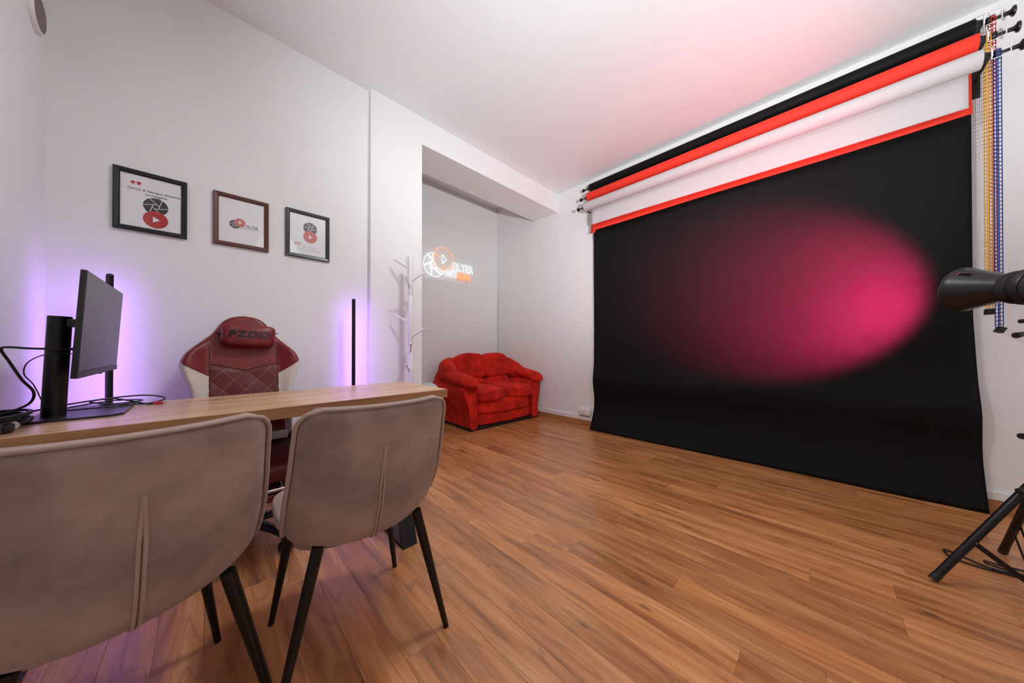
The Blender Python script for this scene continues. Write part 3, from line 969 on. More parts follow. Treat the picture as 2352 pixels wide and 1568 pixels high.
def picture(label, x0, x1, z0, z1, mould_mat, border=.024, tilt=0.0):
    cxx, czz = (x0 + x1) / 2, (z0 + z1) / 2
    t = thing('picture_frame', label, 'picture', (cxx, YB, czz), 0, 'framed prints on the wall')
    t.rotation_euler = (0, tilt, 0)
    w, h, b = (x1 - x0) / 2, (z1 - z0) / 2, border
    # mitred moulding with a sloped face
    pr = [(0.0, 0.0), (0.0, -.016), (.004, -.019), (b - .005, -.016), (b, -.011), (b, 0.0)]   # inset, y
    m = MB(); k = len(pr)
    vs = []
    for sx, sz in ((-1, -1), (1, -1), (1, 1), (-1, 1)):
        for ins, y in pr:
            vs.append((sx * (w - ins), y, sz * (h - ins)))
    fs = []
    for c in range(4):
        for i in range(k):
            fs.append((c * k + i, c * k + (i + 1) % k, ((c + 1) % 4) * k + (i + 1) % k, ((c + 1) % 4) * k + i))
    m.add(vs, fs)
    obj('moulding', m, mould_mat, t, False)
    p = obj('print', MB().box(-w + b - .002, w - b + .002, -.006, -.003, -h + b - .002, h - b + .002), M_PRINT, t, False)
    obj('glass', MB().box(-w + b - .001, w - b + .001, -.0105, -.0095, -h + b - .001, h - b + .001), M_GLASS, t, False)
    return t, p
M_FB = mat('black_frame', rgb(16, 20, 20), .35)
M_FBR = mat('brown_frame', rgb(92, 46, 34), .35, var=.1, vscale=30)
M_FBG = mat('slate_frame', rgb(44, 50, 50), .3)
YP = -.0064
t1, p1 = picture('black framed print with red quote marks at its top, left of three', -.370, -.099, 1.647, 1.979, M_FB)
flat(quote_marks(.018), -.068, .100, YP, 'quote_marks', M_INKR, p1)
flat(text_mesh('Dove il tempo diventa', .0172, True, 0, 'CENTER', 0, .0002, sx=1.26), .010, .060, YP, 'lettering', M_INK, p1)
flat(text_mesh('immagine', .0172, True, 0, 'CENTER', 0, .0002, sx=1.26), .016, .040, YP, 'lettering', M_INK, p1)
iris_logo(p1, .014, -.012, .047, YP, M_INK, .25)
play_logo(p1, .014, -.086, .047, YP, M_INKR)
t2, p2 = picture('brown framed print with a small centred logo, middle of three', .012, .281, 1.653, 1.980, M_FBR)
iris_logo(p2, -.035, -.020, .027, YP, M_INKG, .3)
play_logo(p2, -.011, -.004, .027, YP, M_INKP)
flat(text_mesh('FILTER', .0235, True, 0, 'LEFT', 0, .0004, sx=.86), .021, -.028, YP, 'lettering', M_INKG, p2)
me = text_mesh('PHOTO', .0165, True, 0, 'LEFT', 0, 0, sx=.90)
flat(me, -.004, -.041, YP, 'lettering', mat('ink_light', rgb(150, 152, 156), .6), p2)
flat(text_mesh('VIDEO', .0165, True, 0, 'LEFT', 0, 0, sx=.90), .041, -.041, YP, 'lettering', mat('ink_pink', rgb(226, 176, 176), .6), p2)
t3, p3 = picture('slate framed print with red quote marks low down, right of three', .375, .645, 1.656, 1.991, M_FBG)  # inks of this print paled to paint the reflection veil on its glass
iris_logo(p3, .012, .055, .043, YP, M_INKG, .25)
play_logo(p3, .012, -.008, .043, YP, M_INKP)
flat(quote_marks(.017), -.075, -.068, YP, 'quote_marks', mat('ink_veiled_red', rgb(222, 160, 164), .6), p3)
VEILED = mat('ink_veiled', rgb(176, 176, 184), .6)
flat(text_mesh('Dove nasce', .015, True, 0, 'CENTER', sx=1.3), .014, -.090, YP, 'lettering', VEILED, p3)
flat(text_mesh("l'immaginazione", .015, True, 0, 'CENTER', sx=1.3), .014, -.111, YP, 'lettering', VEILED, p3)

# ------------------------------------------------------------------ round vent high on the left wall
vt = thing('round_vent', 'round white vent with a slatted grille near the ceiling corner', 'vent', (XL, 2.500, 2.525))
obj('ring', MB().lathe([(.086, 0), (.085, .007), (.079, .015), (.073, .016), (.073, .006), (.06, .005)], (0, 0, 0), (1, 0, 0), 48), M_WHITE, vt)
obj('backing', MB().lathe([(.073, .002), (.073, .0065)], (0, 0, 0), (1, 0, 0), 40), mat('vent_dark', rgb(70, 56, 54), .8), vt)
M_SLAT = mat('vent_slat', rgb(158, 146, 144), .5)
for k in range(-6, 7):
    zz = k * .011
    half = math.sqrt(max(0, .0725 ** 2 - zz ** 2))
    obj('slat', MB().box(.006, .0155, -half, half, zz - .0027, zz + .0027), M_SLAT, vt, False)

# ------------------------------------------------------------------ coat rack
cr = thing('coat_rack', 'white tree shaped coat rack standing before the column', 'coat rack', (1.205, 2.45, 0))
obj('pole', MB().lathe([(.021, .03), (.021, .57), (.0205, .572), (.021, .574), (.021, 1.02), (.0200, 1.022), (.021, 1.024), (.021, 1.44), (.0200, 1.442), (.021, 1.444), (.021, 1.77), (.0195, 1.775)]), M_WHITE, cr)
for k in range(3):
    a = R(90 + 120 * k)
    d = Vector((math.cos(a), math.sin(a), 0))
    obj('foot', MB().tube([Vector((0, 0, .05)), d * .10 + Vector((0, 0, .035)), d * .145 + Vector((0, 0, .013))], [.017, .015, .013], 10), M_WHITE, cr)
# camera-right and towards-camera directions as seen on the floor
vr = Vector((.7133, -.7009, 0)); vf = Vector((-.7009, -.7133, 0))
pegs = [(1.672, -1.0, .12), (1.562, 1.0, .15), (1.50, .05, 1.0), (1.40, -.12, -.7), (1.208, -1.0, .12), (1.092, .98, .15), (.965, .38, 1.0), (.885, -.45, -.75), (.80, .05, .9)]
for z, a, b in pegs:
    d = (vr * a + vf * b).normalized()
    p0 = Vector((0, 0, z)); p1 = p0 + d * .135 + Vector((0, 0, .078))
    if p1.y > .135: p1 = p0 + (p1 - p0) * .8
    obj('peg', MB().tube([p0, p1 - (p1 - p0) * .02, p1], [.0085, .0085, .0065], 14), M_WHITE, cr)

# white bin behind the desk end
bn = thing('plastic_bin', 'white plastic bin with a domed lid between column and sofa', 'bin', (1.685, 3.06, 0))
obj('body', MB().lathe([(.105, 0), (.11, .01), (.128, .52), (.128, .53)]), mat('bin_plastic', rgb(214, 216, 216), .35), bn)
obj('lid', MB().lathe([(.132, .525), (.134, .545), (.130, .565), (.118, .588), (.09, .608), (.05, .620), (.004, .624)]), mat('bin_lid', rgb(196, 198, 200), .3), bn)

# ------------------------------------------------------------------ neon sign
ns = thing('neon_sign', 'glowing white and orange neon sign on the alcove wall', 'neon sign', (2.47, YA - .035, 2.2))
M_NW = emit('neon_white', (0.86, 0.95, 1.0), 0.72, False)
M_NO = emit('neon_orange', (1.0, 0.40, 0.17), 0.75, False)
def nz(x, z): return (x - 2.47, 0, z - 2.2)
def ntube(name, pts, m, r=.0046, closed=False):
    return obj(name, MB().tube([nz(*p) for p in pts], r, 8, closed=closed), m, ns, True, 80)
ic = Vector((2.243, 2.167)); ir = .166; oc = Vector((2.392, 2.272)); orr = .163
def arc(c, r, a0, a1, n=28): return [(c.x + r * math.cos(a0 + (a1 - a0) * i / n), c.y + r * math.sin(a0 + (a1 - a0) * i / n)) for i in range(n + 1)]
# iris rim left free by the play ring
dv = oc - ic; dist = dv.length; base_a = math.atan2(dv.y, dv.x)
ha = math.acos((ir * ir + dist * dist - orr * orr) / (2 * ir * dist))
ntube('iris_rim', arc(ic, ir, base_a + ha, base_a - ha + 2 * PI, 44), M_NW)
hb = math.acos((orr * orr + dist * dist - ir * ir) / (2 * orr * dist))
ntube('iris_inner_edge', arc(oc, orr + .012, base_a + PI - hb + .08, base_a + PI + hb - .08, 20), M_NW)
ntube('play_ring', arc(oc, orr, 0, 2 * PI, 56)[:-1], M_NO, closed=True)
def inside_ring(p): return (Vector(p) - oc).length < orr + .014
for a, b in iris_lines(ir, .55, .36):
    for off in (-.006, .006):
        p, q = Vector(a), Vector(b); d = (q - p).normalized(); nrm = Vector((-d.y, d.x)) * off
        pts = [tuple(ic + p + nrm + (q - p) * (i / 24)) for i in range(25)]
        pts = [s for s in pts if not inside_ring(s)]
        if len(pts) > 2: ntube('iris_blade_line', pts, M_NW, .0034)
ntube('orange_blade_line', [(2.255, 2.325), (2.29, 2.312), (2.335, 2.285)], M_NO)
ntube('orange_blade_line', [(2.405, 2.195), (2.405, 2.115)], M_NO)
ntube('play_triangle', [(2.368, 2.335), (2.372, 2.34), (2.438, 2.272), (2.438, 2.264), (2.375, 2.208), (2.368, 2.212)], M_NW, .0044, True)
ntube('underline', [(2.435, 2.128), (2.60, 2.128)], M_NW)
me = text_mesh('FILTER', .165, False, .0024, 'LEFT', 0, .0, sx=.80)
me.transform(Matrix.Translation((2.532 - 2.47, 0, 2.142 - 2.2)) @ WALLPLANE)
link('filter_letters', me, M_NW, ns, True, 80)
def stroke_word(word, x, z, w, h, gap, m, r):
    G = {'P': [[(0, 0), (0, 1), (.7, 1), (1, .85), (1, .6), (.7, .45), (0, .45)]], 'H': [[(0, 0), (0, 1)], [(1, 0), (1, 1)], [(0, .5), (1, .5)]],
         'O': [[(.5 + .5 * math.cos(2 * PI * i / 16), .5 + .5 * math.sin(2 * PI * i / 16)) for i in range(17)]],
         'T': [[(0, 1), (1, 1)], [(.5, 1), (.5, 0)]], 'V': [[(0, 1), (.5, 0), (1, 1)]], 'I': [[(.5, 0), (.5, 1)]],
         'D': [[(0, 0), (0, 1), (.6, 1), (1, .75), (1, .25), (.6, 0), (0, 0)]], 'E': [[(1, 1), (0, 1), (0, 0), (1, 0)], [(0, .5), (.8, .5)]]}
    for ch in word:
        mb = MB()
        ww = w * (.35 if ch == 'I' else 1)
        for st in G[ch]:
            mb.tube([nz(x + ww * px, z + h * pz) for px, pz in st], r, 8)
        obj('letter_' + ch.lower(), mb, m, ns, True, 80)
        x += ww + gap
stroke_word('PHOTO', 2.408, 2.035, .032, .078, .013, M_NW, .0036)
stroke_word('VIDEO', 2.642, 2.035, .034, .078, .016, M_NO, .0040)
obj('orange_glow_panel', MB().box(2.628 - 2.47, 2.876 - 2.47, .012, .016, 2.022 - 2.2, 2.126 - 2.2), emit('orange_letter_glow', (1.0, .40, .26), .30, False), ns, False)  # glowing panel standing in for the orange blur of the lit letters
obj('spacer', MB().cyl((2.243 - 2.47, 0.0, 2.001 - 2.2), (2.243 - 2.47, .035, 2.001 - 2.2), .004), M_CHROME, ns)
obj('spacer', MB().cyl((2.70 - 2.47, .014, 2.07 - 2.2), (2.70 - 2.47, .035, 2.07 - 2.2), .004), M_CHROME, ns)
obj('feed_wire', MB().tube([(2.815 - 2.47, .014, 2.03 - 2.2), (2.818 - 2.47, .014, 1.985 - 2.2)], .0025, 6), mat('pale_wire', rgb(190, 176, 168), .6), ns)

# ------------------------------------------------------------------ red sofa
def build_sofa():
    s = thing('sofa', 'red suede two seat sofa in the alcove corner', 'sofa', (2.80, 3.30, 0), R(-2.0))
    obj('plinth', MB().box(-.565, .585, -.36, .40, 0, .042, bev=.004), M_BLACK, s)
    def bow(q, r):
        return (r.x, r.y - (.028 * (1 - q.x ** 2) if q.y < 0 else 0), r.z)
    obj('base', MB().blob((.475, .36, .075), (0, .01, .115), 12, 12, None, bow), M_SUEDE, s, True, 80)
    obj('front_rail', MB().blob((.472, .36, .092), (0, -.002, .262), 9, 14, None, lambda q, r: (r.x, r.y - (.045 * (1 - q.x ** 2) if q.y < 0 else 0), r.z)), M_SUEDE, s, True, 80)
    def wr(p, k=14, a=.006):
        return noise.noise(Vector(p) * k) * a
    for i, sx in enumerate((-1, 1)):
        def sf(q, r, sx=sx):
            z = r.z + (.028 * (1 - q.x ** 2) * (1 - (q.y * .6) ** 2) if q.z > 0 else 0)
            y = r.y - (.04 * (1 - (q.x * .5 - sx * .5) ** 2) if q.y < 0 else 0)
            z += wr((r.x * 1.2 + sx, r.y * .5, 0), 16, .006)
            return (r.x, y, z)
        obj('seat_cushion', MB().blob((.237, .30, .082), (sx * .235, -.10, .405), 4.5, 18, None, sf), M_SUEDE, s, True, 80)
        rot = Matrix.Rotation(R(-14), 3, 'X') @ Matrix.Rotation(R(-3 * sx), 3, 'Y')
        def bf(q, r, sx=sx):
            d = wr((r.x + sx * 3, r.y, r.z), 11, .010)
            z = r.z - .05 * max(0, q.x * sx) ** 2 * (q.z > 0) * q.z
            return (r.x * (1 - .06 * max(0, q.z)), r.y + d, z)
        obj('back_cushion', MB().blob((.240, .120, .180), (sx * .228 + .02, .232, .738), 6.0, 18, rot, bf), M_SUEDE, s, True, 80)
        obj('lumbar_cushion', MB().blob((.225, .10, .078), (sx * .225 + .01, .160, .500), 4.0, 16, rot, lambda q, r, sx=sx: (r.x, r.y + wr((r.x * 2 + sx, 0, r.z), 18, .008), r.z)), M_SUEDE, s, True, 80)
        # shoulder wing rolling from the back down to the arm
        path = smooth_path([(sx * .34, .32, .752), (sx * .45, .31, .735), (sx * .535, .22, .695), (sx * .575, .08, .652), (sx * .588, -.08, .62)], 7)
        n = len(path)
        obj('wing_cushion', MB().tube(path, [interp([(0, .05), (.15, .11), (.45, .135), (.75, .11), (.93, .075), (1, .03)], i / (n - 1)) for i in range(n)], 20, sx=.95, sz=1.12, up=(0, 0, 1)), M_SUEDE, s, True, 80)
        # arm body: flared profile
        prof = [(.475, .045), (.585, .045), (.587, .16), (.602, .27), (.635, .36), (.672, .43), (.684, .485), (.664, .535), (.610, .562), (.545, .556), (.497, .53), (.478, .48)]
        if sx > 0: prof = [(min(x, .628), z) for x, z in prof]
        out = [(sx * x, z) for x, z in prof]
        ob = obj('arm', MB().prism(out, -.345, .40), M_SUEDE, s, True, 50)
        # scrolled front panel with piping
        cxp = sum(x for x, z in out) / len(out); czp = sum(z for x, z in out) / len(out)
        inner = [(cxp + (x - cxp) * .97, czp + (z - czp) * .985) for x, z in out]
        sm = smooth_path([(x, 0, z) for x, z in inner], 4, True)
        obj('arm_front', MB().prism([(p.x, p.z) for p in sm], -.368, -.34), M_SUEDE, ob, True, 50)
        obj('arm_piping', MB().tube([(p.x, -.366, p.z) for p in sm], .006, 8, closed=True), M_SUEDEP, ob, True, 80)
        # fat arm pad drooping over the front
        path = smooth_path([(sx * .56, .26, .69), (sx * .585, .12, .665), (sx * .592, -.05, .635), (sx * .590, -.22, .612), (sx * .580, -.33, .592), (sx * .572, -.395, .560), (sx * .570, -.418, .530)], 7)
        n = len(path)
        rad = [interp([(0, .04), (.1, .085), (.35, .100), (.7, .094), (.86, .078), (.96, .052), (1, .02)], i / (n - 1)) for i in range(n)]
        m = MB().tube(path, rad, 24, sx=1.12, sz=.70, up=(0, 0, 1))
        mx = .638 if sx > 0 else 9
        m.v = [(min(x + wr((x, y * 1.5, z), 15, .006), mx), y, z + wr((x * 2, y, z + 4), 13, .008)) for x, y, z in m.v]
        obj('arm_pad', m, M_SUEDE, s, True, 80)
    # back shell behind the cushions
    def sh(q, r):
        z = r.z
        if q.z > 0: z -= .20 * abs(q.x) ** 2.6
        return (min(r.x, .63), r.y, z)
    obj('back_shell', MB().blob((.655, .125, .42), (0, .35, .465), 5, 18, Matrix.Rotation(R(-4), 3, 'X'), sh), M_SUEDE, s, True, 80)
    return s
build_sofa()

# ------------------------------------------------------------------ wall socket
so = thing('wall_socket', 'white surface mounted triple socket box beside the backdrop', 'socket', (XR, 2.157, .182))
obj('box', MB().box(-.042, 0, -.083, .083, -.040, .040, bev=.005), M_TRUNK, so)
for yy in (-.045, 0.0, .045):
    md = obj('socket_module', MB().box(-.0445, -.041, yy - .020, yy + .020, -.024, .024, bev=.001), M_WHITE, so)
    for zz in (-.010, 0, .010):
        if yy > -.04:
            obj('socket_hole', MB().cyl((-.0448, yy, zz), (-.042, yy, zz), .0028, None, 8), M_BLACK, md)

# ------------------------------------------------------------------ paper backdrops on the right wall
YR0, YR1 = -.653, 2.03
ROLLS = [('black', 3.36, 2.985, .044, M_PAPERK, 'topmost'), ('red', 3.30, 2.847, .050, M_PAPERR, 'middle'), ('white', 3.24, 2.705, .053, M_PAPERW, 'lowest')]
def roll_thing(colname, X, Z, r, m, word):
    t = thing('paper_backdrop', {'black': 'huge black paper backdrop hanging from the topmost roll to the floor', 'red': 'red paper backdrop on the middle roll, only its lower hem showing',
                                 'white': 'white paper backdrop on the lowest roll, pulled down a little'}[colname], 'backdrop', (X, YR0, Z), 0, 'paper backdrop rolls on the wall')
    ln = YR1 - YR0
    def W(p): return (p[0] - X, p[1] - YR0, p[2] - Z)
    obj('roll', MB().lathe([(.026, -.001), (.026, 0), (r - .001, 0), (r, .002), (r, ln - .002), (r - .001, ln), (.026, ln), (.026, ln + .001)], (0, 0, 0), (0, 1, 0), 40), m, t, True, 50)
    # end cones that hold the roll
    for y, d in ((0, -1), (ln, 1)):
        obj('end_cone', MB().lathe([(.034, 0), (.034, .006), (.016, .03), (.012, .045)], (0, y, 0), (0, d, 0), 20), M_BLACK, t)
    # left knob and short axle
    kn = obj('end_knob', MB().lathe([(.010, 0), (.012, .012), (.021, .018), (.022, .030), (.016, .035)], (0, ln + .075, 0), (0, 1, 0), 18), M_BLACK, t)
    obj('axle', MB().cyl((0, ln + .03, 0), (0, ln + .08, 0), .006), M_BLACK, kn)
    # right: shaft, chain wheel, wire guard and end knob
    obj('shaft', MB().cyl((0, -.03, 0), (0, -.115, 0), .0085), M_BLACK, t)
    obj('chain_wheel', MB().lathe([(.014, 0), (.025, .004), (.021, .008), (.021, .018), (.025, .022), (.014, .026)], (0, -.064, 0), (0, 1, 0), 24), M_BLACK, t)
    obj('end_knob', MB().lathe([(.011, 0), (.012, .02), (.018, .028), (.028, .032), (.028, .040), (.018, .044)], (0, -.095, 0), (0, -1, 0), 24), M_BLACK, t)
    gp = [(-.030, -.028, -.035), (-.030, -.028, .030), (-.030, -.034, .036), (-.030, -.082, .036), (-.030, -.088, .030), (-.030, -.088, -.030), (-.030, -.082, -.036), (-.030, -.034, -.036)]
    obj('wire_guard', MB().tube(gp, .0022, 8, closed=True), M_WHITE, t, True, 80)
    obj('guard_arm', MB().box(-.032, .006, -.032, -.026, -.02, .02, bev=.001), M_WHITE, t)
    return t, W
t, W = roll_thing(*ROLLS[0])
# black sheet: hangs behind the roll, buckles a little near knee height, kicks out on the floor
KX = 3.36 + .043
def black_sheet(u, v):
    z = 2.985 * (1 - v)
    y0, y1 = -.650, 2.012
    x = KX
    x -= .030 * math.exp(-((z - .60) / .14) ** 2)
    x += .012 * math.exp(-((z - .32) / .16) ** 2)
    f = max(0, (.30 - z) / .30)
    x -= (.085 - .045 * (1 - u)) * f ** 1.7
    y = y0 + (y1 - y0) * u
    # the sheet flares a little towards its lower right
    y -= .045 * (1 - u) ** 3 * max(0, (1.2 - z) / 1.2)
    y += .012 * u ** 4 * max(0, (.4 - z) / .4)
    x += .006 * math.sin(y * 3.1 + z * 1.3) * (1 if z < 2.6 else (2.985 - z) / .385)
    x += .007 * noise.noise(Vector((y * 1.7, z * 2.3, 0))) * (1 if z < 2.6 else (2.985 - z) / .385)
    x += .0022 * noise.noise(Vector((y * 6, z * 11, 3))) * (1 if z < 1.6 else .4)
    return W((min(x, XR - .021 if z < .13 else XR - .004), y, max(z, .002)))
sh = obj('sheet', MB().grid(black_sheet, 90, 110), M_PAPERK, t, True, 80)
sm = sh.modifiers.new('thickness', 'SOLIDIFY'); sm.thickness = .0008
obj('hem_tape', MB().box(*[c for p in zip(W((3.30, 1.55, .0)), W((3.312, 1.57, .012))) for c in p]), M_BLACK, sh, False)
t, W = roll_thing(*ROLLS[1])
def red_sheet(u, v):
    y0, y1 = -.641, 2.008
    zb = 2.437 - .004 * math.sin(u * 9) + .006 * (1 - u)
    if u > .974: zb -= .030 * min(1, (u - .974) / .003)
    z = 2.847 + (zb - 2.847) * v
    y = y0 + (y1 - y0) * u + (.004 * v * u)
    x = 3.30 + .049 + .004 * math.sin(y * 2.2) * v - .012 * max(0, v - .8) / .2
    return W((x, y, z))
m = MB()
us = sorted(set([i / 60 for i in range(61)] + [.972, .974, .9755, .977]))
def rg(i, j, n=len(us) - 1): return red_sheet(us[round(i * n)], j)
sh = obj('sheet', m.grid(rg, len(us) - 1, 14), M_PAPERR, t, True, 80)
sm = sh.modifiers.new('thickness', 'SOLIDIFY'); sm.thickness = .0008
t, W = roll_thing(*ROLLS[2])
def white_sheet(u, v):
    y0, y1 = -.619, 1.985
    z = 2.705 + (2.466 + .026 * u - 2.705) * v
    y = y0 + (y1 - y0) * u
    x = 3.24 + .052 + .003 * math.sin(y * 2.7 + 1) * v
    return W((x, y, z))
sh = obj('sheet', MB().grid(white_sheet, 60, 12), M_PAPERW, t, True, 80)
sm = sh.modifiers.new('thickness', 'SOLIDIFY'); sm.thickness = .0008
# wall brackets that carry the three rolls
for lab, yb in (('black stepped wall bracket at the chain end of the rolls', YR0 - .020), ('black stepped wall bracket at the far end of the rolls', YR1 + .020)):
    b = thing('wall_bracket', lab, 'bracket', (XR, yb, 2.6), 0, 'stepped brackets of the paper rolls')
    sgn = -1 if yb < 0 else 1
    obj('wall_plate', MB().box(-.006, 0, -.018, .018, -.02, .46, bev=.001), M_BLACK, b)
    for _, X, Z, r, mm, w in ROLLS:
        hk = obj('hook', MB().box(X - XR - .012, -.004, -.004, .004, Z - 2.6 - .024, Z - 2.6 - .008, bev=.001), M_BLACK, b)
        obj('hook_tip', MB().box(X - XR - .020, X - XR - .012, -.004, .004, Z - 2.6 - .024, Z - 2.6 + .018, bev=.001), M_BLACK, hk)
# ladder chains
def ladder_chain(label, X, Yc, Z, zb1, zb2, colour, weight_tilt):
    t = thing('pull_chain', label, 'chain', (X, Yc, zb1), 0, 'plastic pull chains of the paper rolls')
    m = MB()
    w, r = .0075, .0235
    def strand(z0, z1, xs):
        for s in (-1, 1):
            m.box(xs - .0014, xs + .0014, s * w - .0017, s * w + .0017, z0, z1)
        n = int((z1 - z0) / .0225)
        for i in range(n + 1):
            z = z0 + i * (z1 - z0) / n
            m.box(xs - .0014, xs + .0014, -w, w, z - .0024, z + .0024)
    strand(.035, Z - zb1, -r); strand(zb2 - zb1 if zb2 > zb1 else .035, Z - zb1, r)
    # over the wheel
    for i in range(14):
        a0, a1 = PI * i / 14, PI * (i + 1) / 14
        p0 = Vector((-r * math.cos(a0), 0, Z - zb1 + r * math.sin(a0))); p1 = Vector((-r * math.cos(a1), 0, Z - zb1 + r * math.sin(a1)))
        for s in (-1, 1):
            m.tube([p0 + Vector((0, s * w, 0)), p1 + Vector((0, s * w, 0))], .0017, 6)
        if i % 3 == 1:
            m.tube([p0 + Vector((0, -w, 0)), p0 + Vector((0, w, 0))], .0022, 6)
    # through the weight at the bottom
    for i in range(8):
        a0, a1 = PI + PI * i / 8, PI + PI * (i + 1) / 8
        p0 = Vector((r * math.cos(a0), 0, .035 + r * math.sin(a0))); p1 = Vector((r * math.cos(a1), 0, .035 + r * math.sin(a1)))
        for s in (-1, 1):
            m.tube([p0 + Vector((0, s * w, 0)), p1 + Vector((0, s * w, 0))], .0017, 6)
    obj('ladder', m, colour, t, False)
    Tm = Matrix.Translation((0, 0, .0)) @ Matrix.Rotation(weight_tilt, 4, 'X')
    obj('weight', MB().box(-.030, .030, -.013, .013, -.012, .022, Tm, bev=.003), M_BLACK, t)
ladder_chain('yellow plastic ladder chain hanging beside the backdrop', 3.30, -.685, 2.847, 1.215, 1.25, mat('yellow_plastic', rgb(236, 168, 44), .4), 0)
ladder_chain('red plastic ladder chain behind the yellow and blue ones', 3.36, -.7135, 2.985, 1.36, 1.39, mat('red_plastic', rgb(176, 20, 30), .4), 0)
ladder_chain('blue plastic ladder chain, longest of the three', 3.24, -.7045, 2.705, 1.105, 1.14, mat('blue_plastic', rgb(20, 52, 130), .4), R(25))

# ------------------------------------------------------------------ studio strobe on its stand
SX, SY = 2.41, -.615
st = thing('light_stand', 'black tripod light stand at the right edge', 'stand', (SX, SY, 0))
obj('column', MB().lathe([(.016, .03), (.016, .70), (.013, .70), (.013, 1.16)]), M_BLACKM, st)
obj('leg_collar', MB().lathe([(.03, .43), (.034, .44), (.034, .475), (.028, .485)]), M_BLACK, st)
obj('brace_collar', MB().lathe([(.024, .022), (.026, .03), (.026, .05), (.022, .055)]), M_BLACK, st)
feet = [(2.22 - SX, -.323 - SY), (2.757 - SX, -.604 - SY)]
fa = [math.atan2(y, x) for x, y in feet]
a3 = (fa[0] + fa[1]) / 2 + PI
feet.append((.35 * math.cos(a3), .35 * math.sin(a3)))
for fx, fy in feet:
    d = Vector((fx, fy, 0))
    h = Vector((fx * .07, fy * .07, .462)); e = Vector((fx, fy, .014))
    lg = obj('leg', MB().tube([h, e], .0135, 16), M_BLACKM, st)
    obj('foot_cap', MB().tube([e + (h - e) * .05, e - (h - e) * .004], .0148, 16), M_BLACK, lg)
    q = e.lerp(h, .40)
    u = Vector((-fy, fx, 0)).normalized()
    for sg in (-1, 1):
        obj('brace', MB().tube([q + u * sg * .012, Vector((fx * .08, fy * .08, .036)) + u * sg * .012], .0055, 8, sx=.5, sz=1.3), M_BLACKM, st)
    obj('rivet', MB().cyl(q - u * .016, q + u * .016, .003, None, 8), M_CHROME, st)
obj('lock_knob', MB().tube([(-.02, .02, .448), (-.066, .065, .425)], [.006, .011], 10), M_BLACK, st)
obj('wing_knob', MB().tube([(-.012, .012, .655), (-.058, .057, .648)], [.006, .012], 10), M_BLACK, st)
tag(obj('floor_cable', MB().tube(smooth_path([(2.40, -.66, .006), (2.505, -.612, .006), (2.52, -.565, .006), (2.512, -.50, .006), (2.53, -.425, .006), (2.585, -.408, .010), (2.603, -.43, .006), (2.57, -.47, .006), (2.53, -.53, .008), (2.54, -.60, .012), (2.60, -.63, .008), (2.60, -.56, .006), (2.585, -.52, .012), (2.55, -.53, .014), (2.545, -.60, .012), (2.52, -.68, .006)], 8), .0042, 8), M_BLACK, None, True, 80), 'black power cable coiled on the floor under the light stand', 'cable')

AX = Vector((.79, .60, .125)).normalized()
MO = Vector((2.62, -.475, 1.29))
hd = thing('studio_strobe', 'black studio strobe with a flared reflector aimed at the backdrop', 'studio light', (SX, SY, 1.16))
o0 = hd.location.copy()
side = AX.cross(Vector((0, 0, 1))).normalized(); upv = side.cross(AX)
def SP(a, ang, r):      # a = metres back from the mouth
    return MO - AX * a + (side * math.cos(ang) + upv * math.sin(ang)) * r - o0
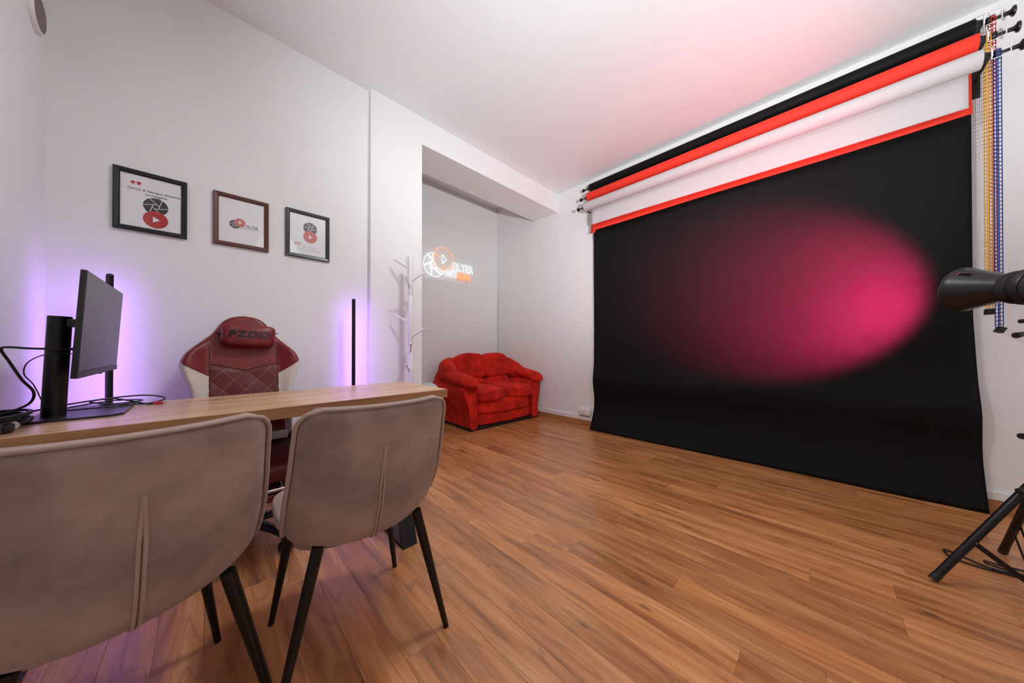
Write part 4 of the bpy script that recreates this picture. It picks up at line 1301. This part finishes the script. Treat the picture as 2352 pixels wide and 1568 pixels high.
# reflector: open cone with a slot near its top rim
n = 96
rows = [(0.0, .104), (.004, .1045), (.018, .099), (.028, .0955), (.065, .083), (.075, .080), (.15, .056), (.165, .053)]
m = MB()
vs = [SP(a, 2 * PI * i / n, r) for a, r in rows for i in range(n)]
fs = []
slot_c = 2 * PI * .36
for k in range(len(rows) - 1):
    for i in range(n):
        ang = 2 * PI * (i + .5) / n
        if k in (3,) and abs((ang - slot_c + PI) % (2 * PI) - PI) < .11: continue
        fs.append((k * n + i, k * n + (i + 1) % n, (k + 1) * n + (i + 1) % n, (k + 1) * n + i))
m.add(vs, fs)
me = m.mesh('reflector'); fix_normals(me)
rf = link('reflector', me, mat('reflector_black', rgb(16, 16, 17), .34), hd, True, 60)
sm = rf.modifiers.new('thickness', 'SOLIDIFY'); sm.thickness = .0015; sm.offset = 0
obj('rim', MB().tube([SP(.002, 2 * PI * i / 64, .1048) for i in range(64)], .0024, 8, closed=True), M_BLACK, rf, True, 80)
bd = MB().lathe([(.008, .192), (.046, .19), (.05, .156), (.066, .160), (.071, .175), (.071, .44), (.066, .452), (.02, .455)], MO - o0, -AX, 40)
body = obj('body', bd, mat('strobe_body', rgb(34, 33, 36), .5), hd, True, 50)
obj('mount_ring', MB().lathe([(.074, .20), (.076, .205), (.076, .232), (.074, .237)], MO - o0, -AX, 40, cap=False), M_BLACK, body)
obj('bulb', MB().blob((.01, .01, .01), MO - AX * .182 - o0, 2.0, 8), emit('pink_gel_bulb', PINK, 12.0, False), hd)
obj('yoke', MB().box(-.02, .02, -.02, .02, -.01, .07, bev=.004), M_BLACK, hd)
obj('tilt_handle', MB().tube([(-.008, .008, -.088), (-.045, .044, -.095), (-.072, .070, -.102)], [.006, .009, .012], 10), M_BLACK, hd)
obj('tilt_lever', MB().tube([(-.008, .008, -.035), (-.056, .055, -.045)], [.006, .009], 10), M_BLACK, hd)
# its light, and an added spot at the mouth for the pink ceiling glow
def spot(name, a, power, size, blend, soft):
    ld = bpy.data.lights.new(name, 'SPOT')
    ld.energy = power; ld.color = PINK; ld.spot_size = R(size); ld.spot_blend = blend; ld.shadow_soft_size = soft
    lo = bpy.data.objects.new(name, ld); COL.objects.link(lo)
    lo.parent = hd
    lo.location = MO - AX * a - o0
    lo.rotation_euler = (-AX).to_track_quat('Z', 'Y').to_euler()
    return lo
spot('modelling_light', .166, STROBE_SPOT, 76, .85, .016)
sl = spot('ceiling_glow_spot', -.01, CEILING_GLOW, 78, 1.0, .05)
sl.rotation_euler = (MO - Vector((3.2, 1.05, ZC))).to_track_quat('Z', 'Y').to_euler()
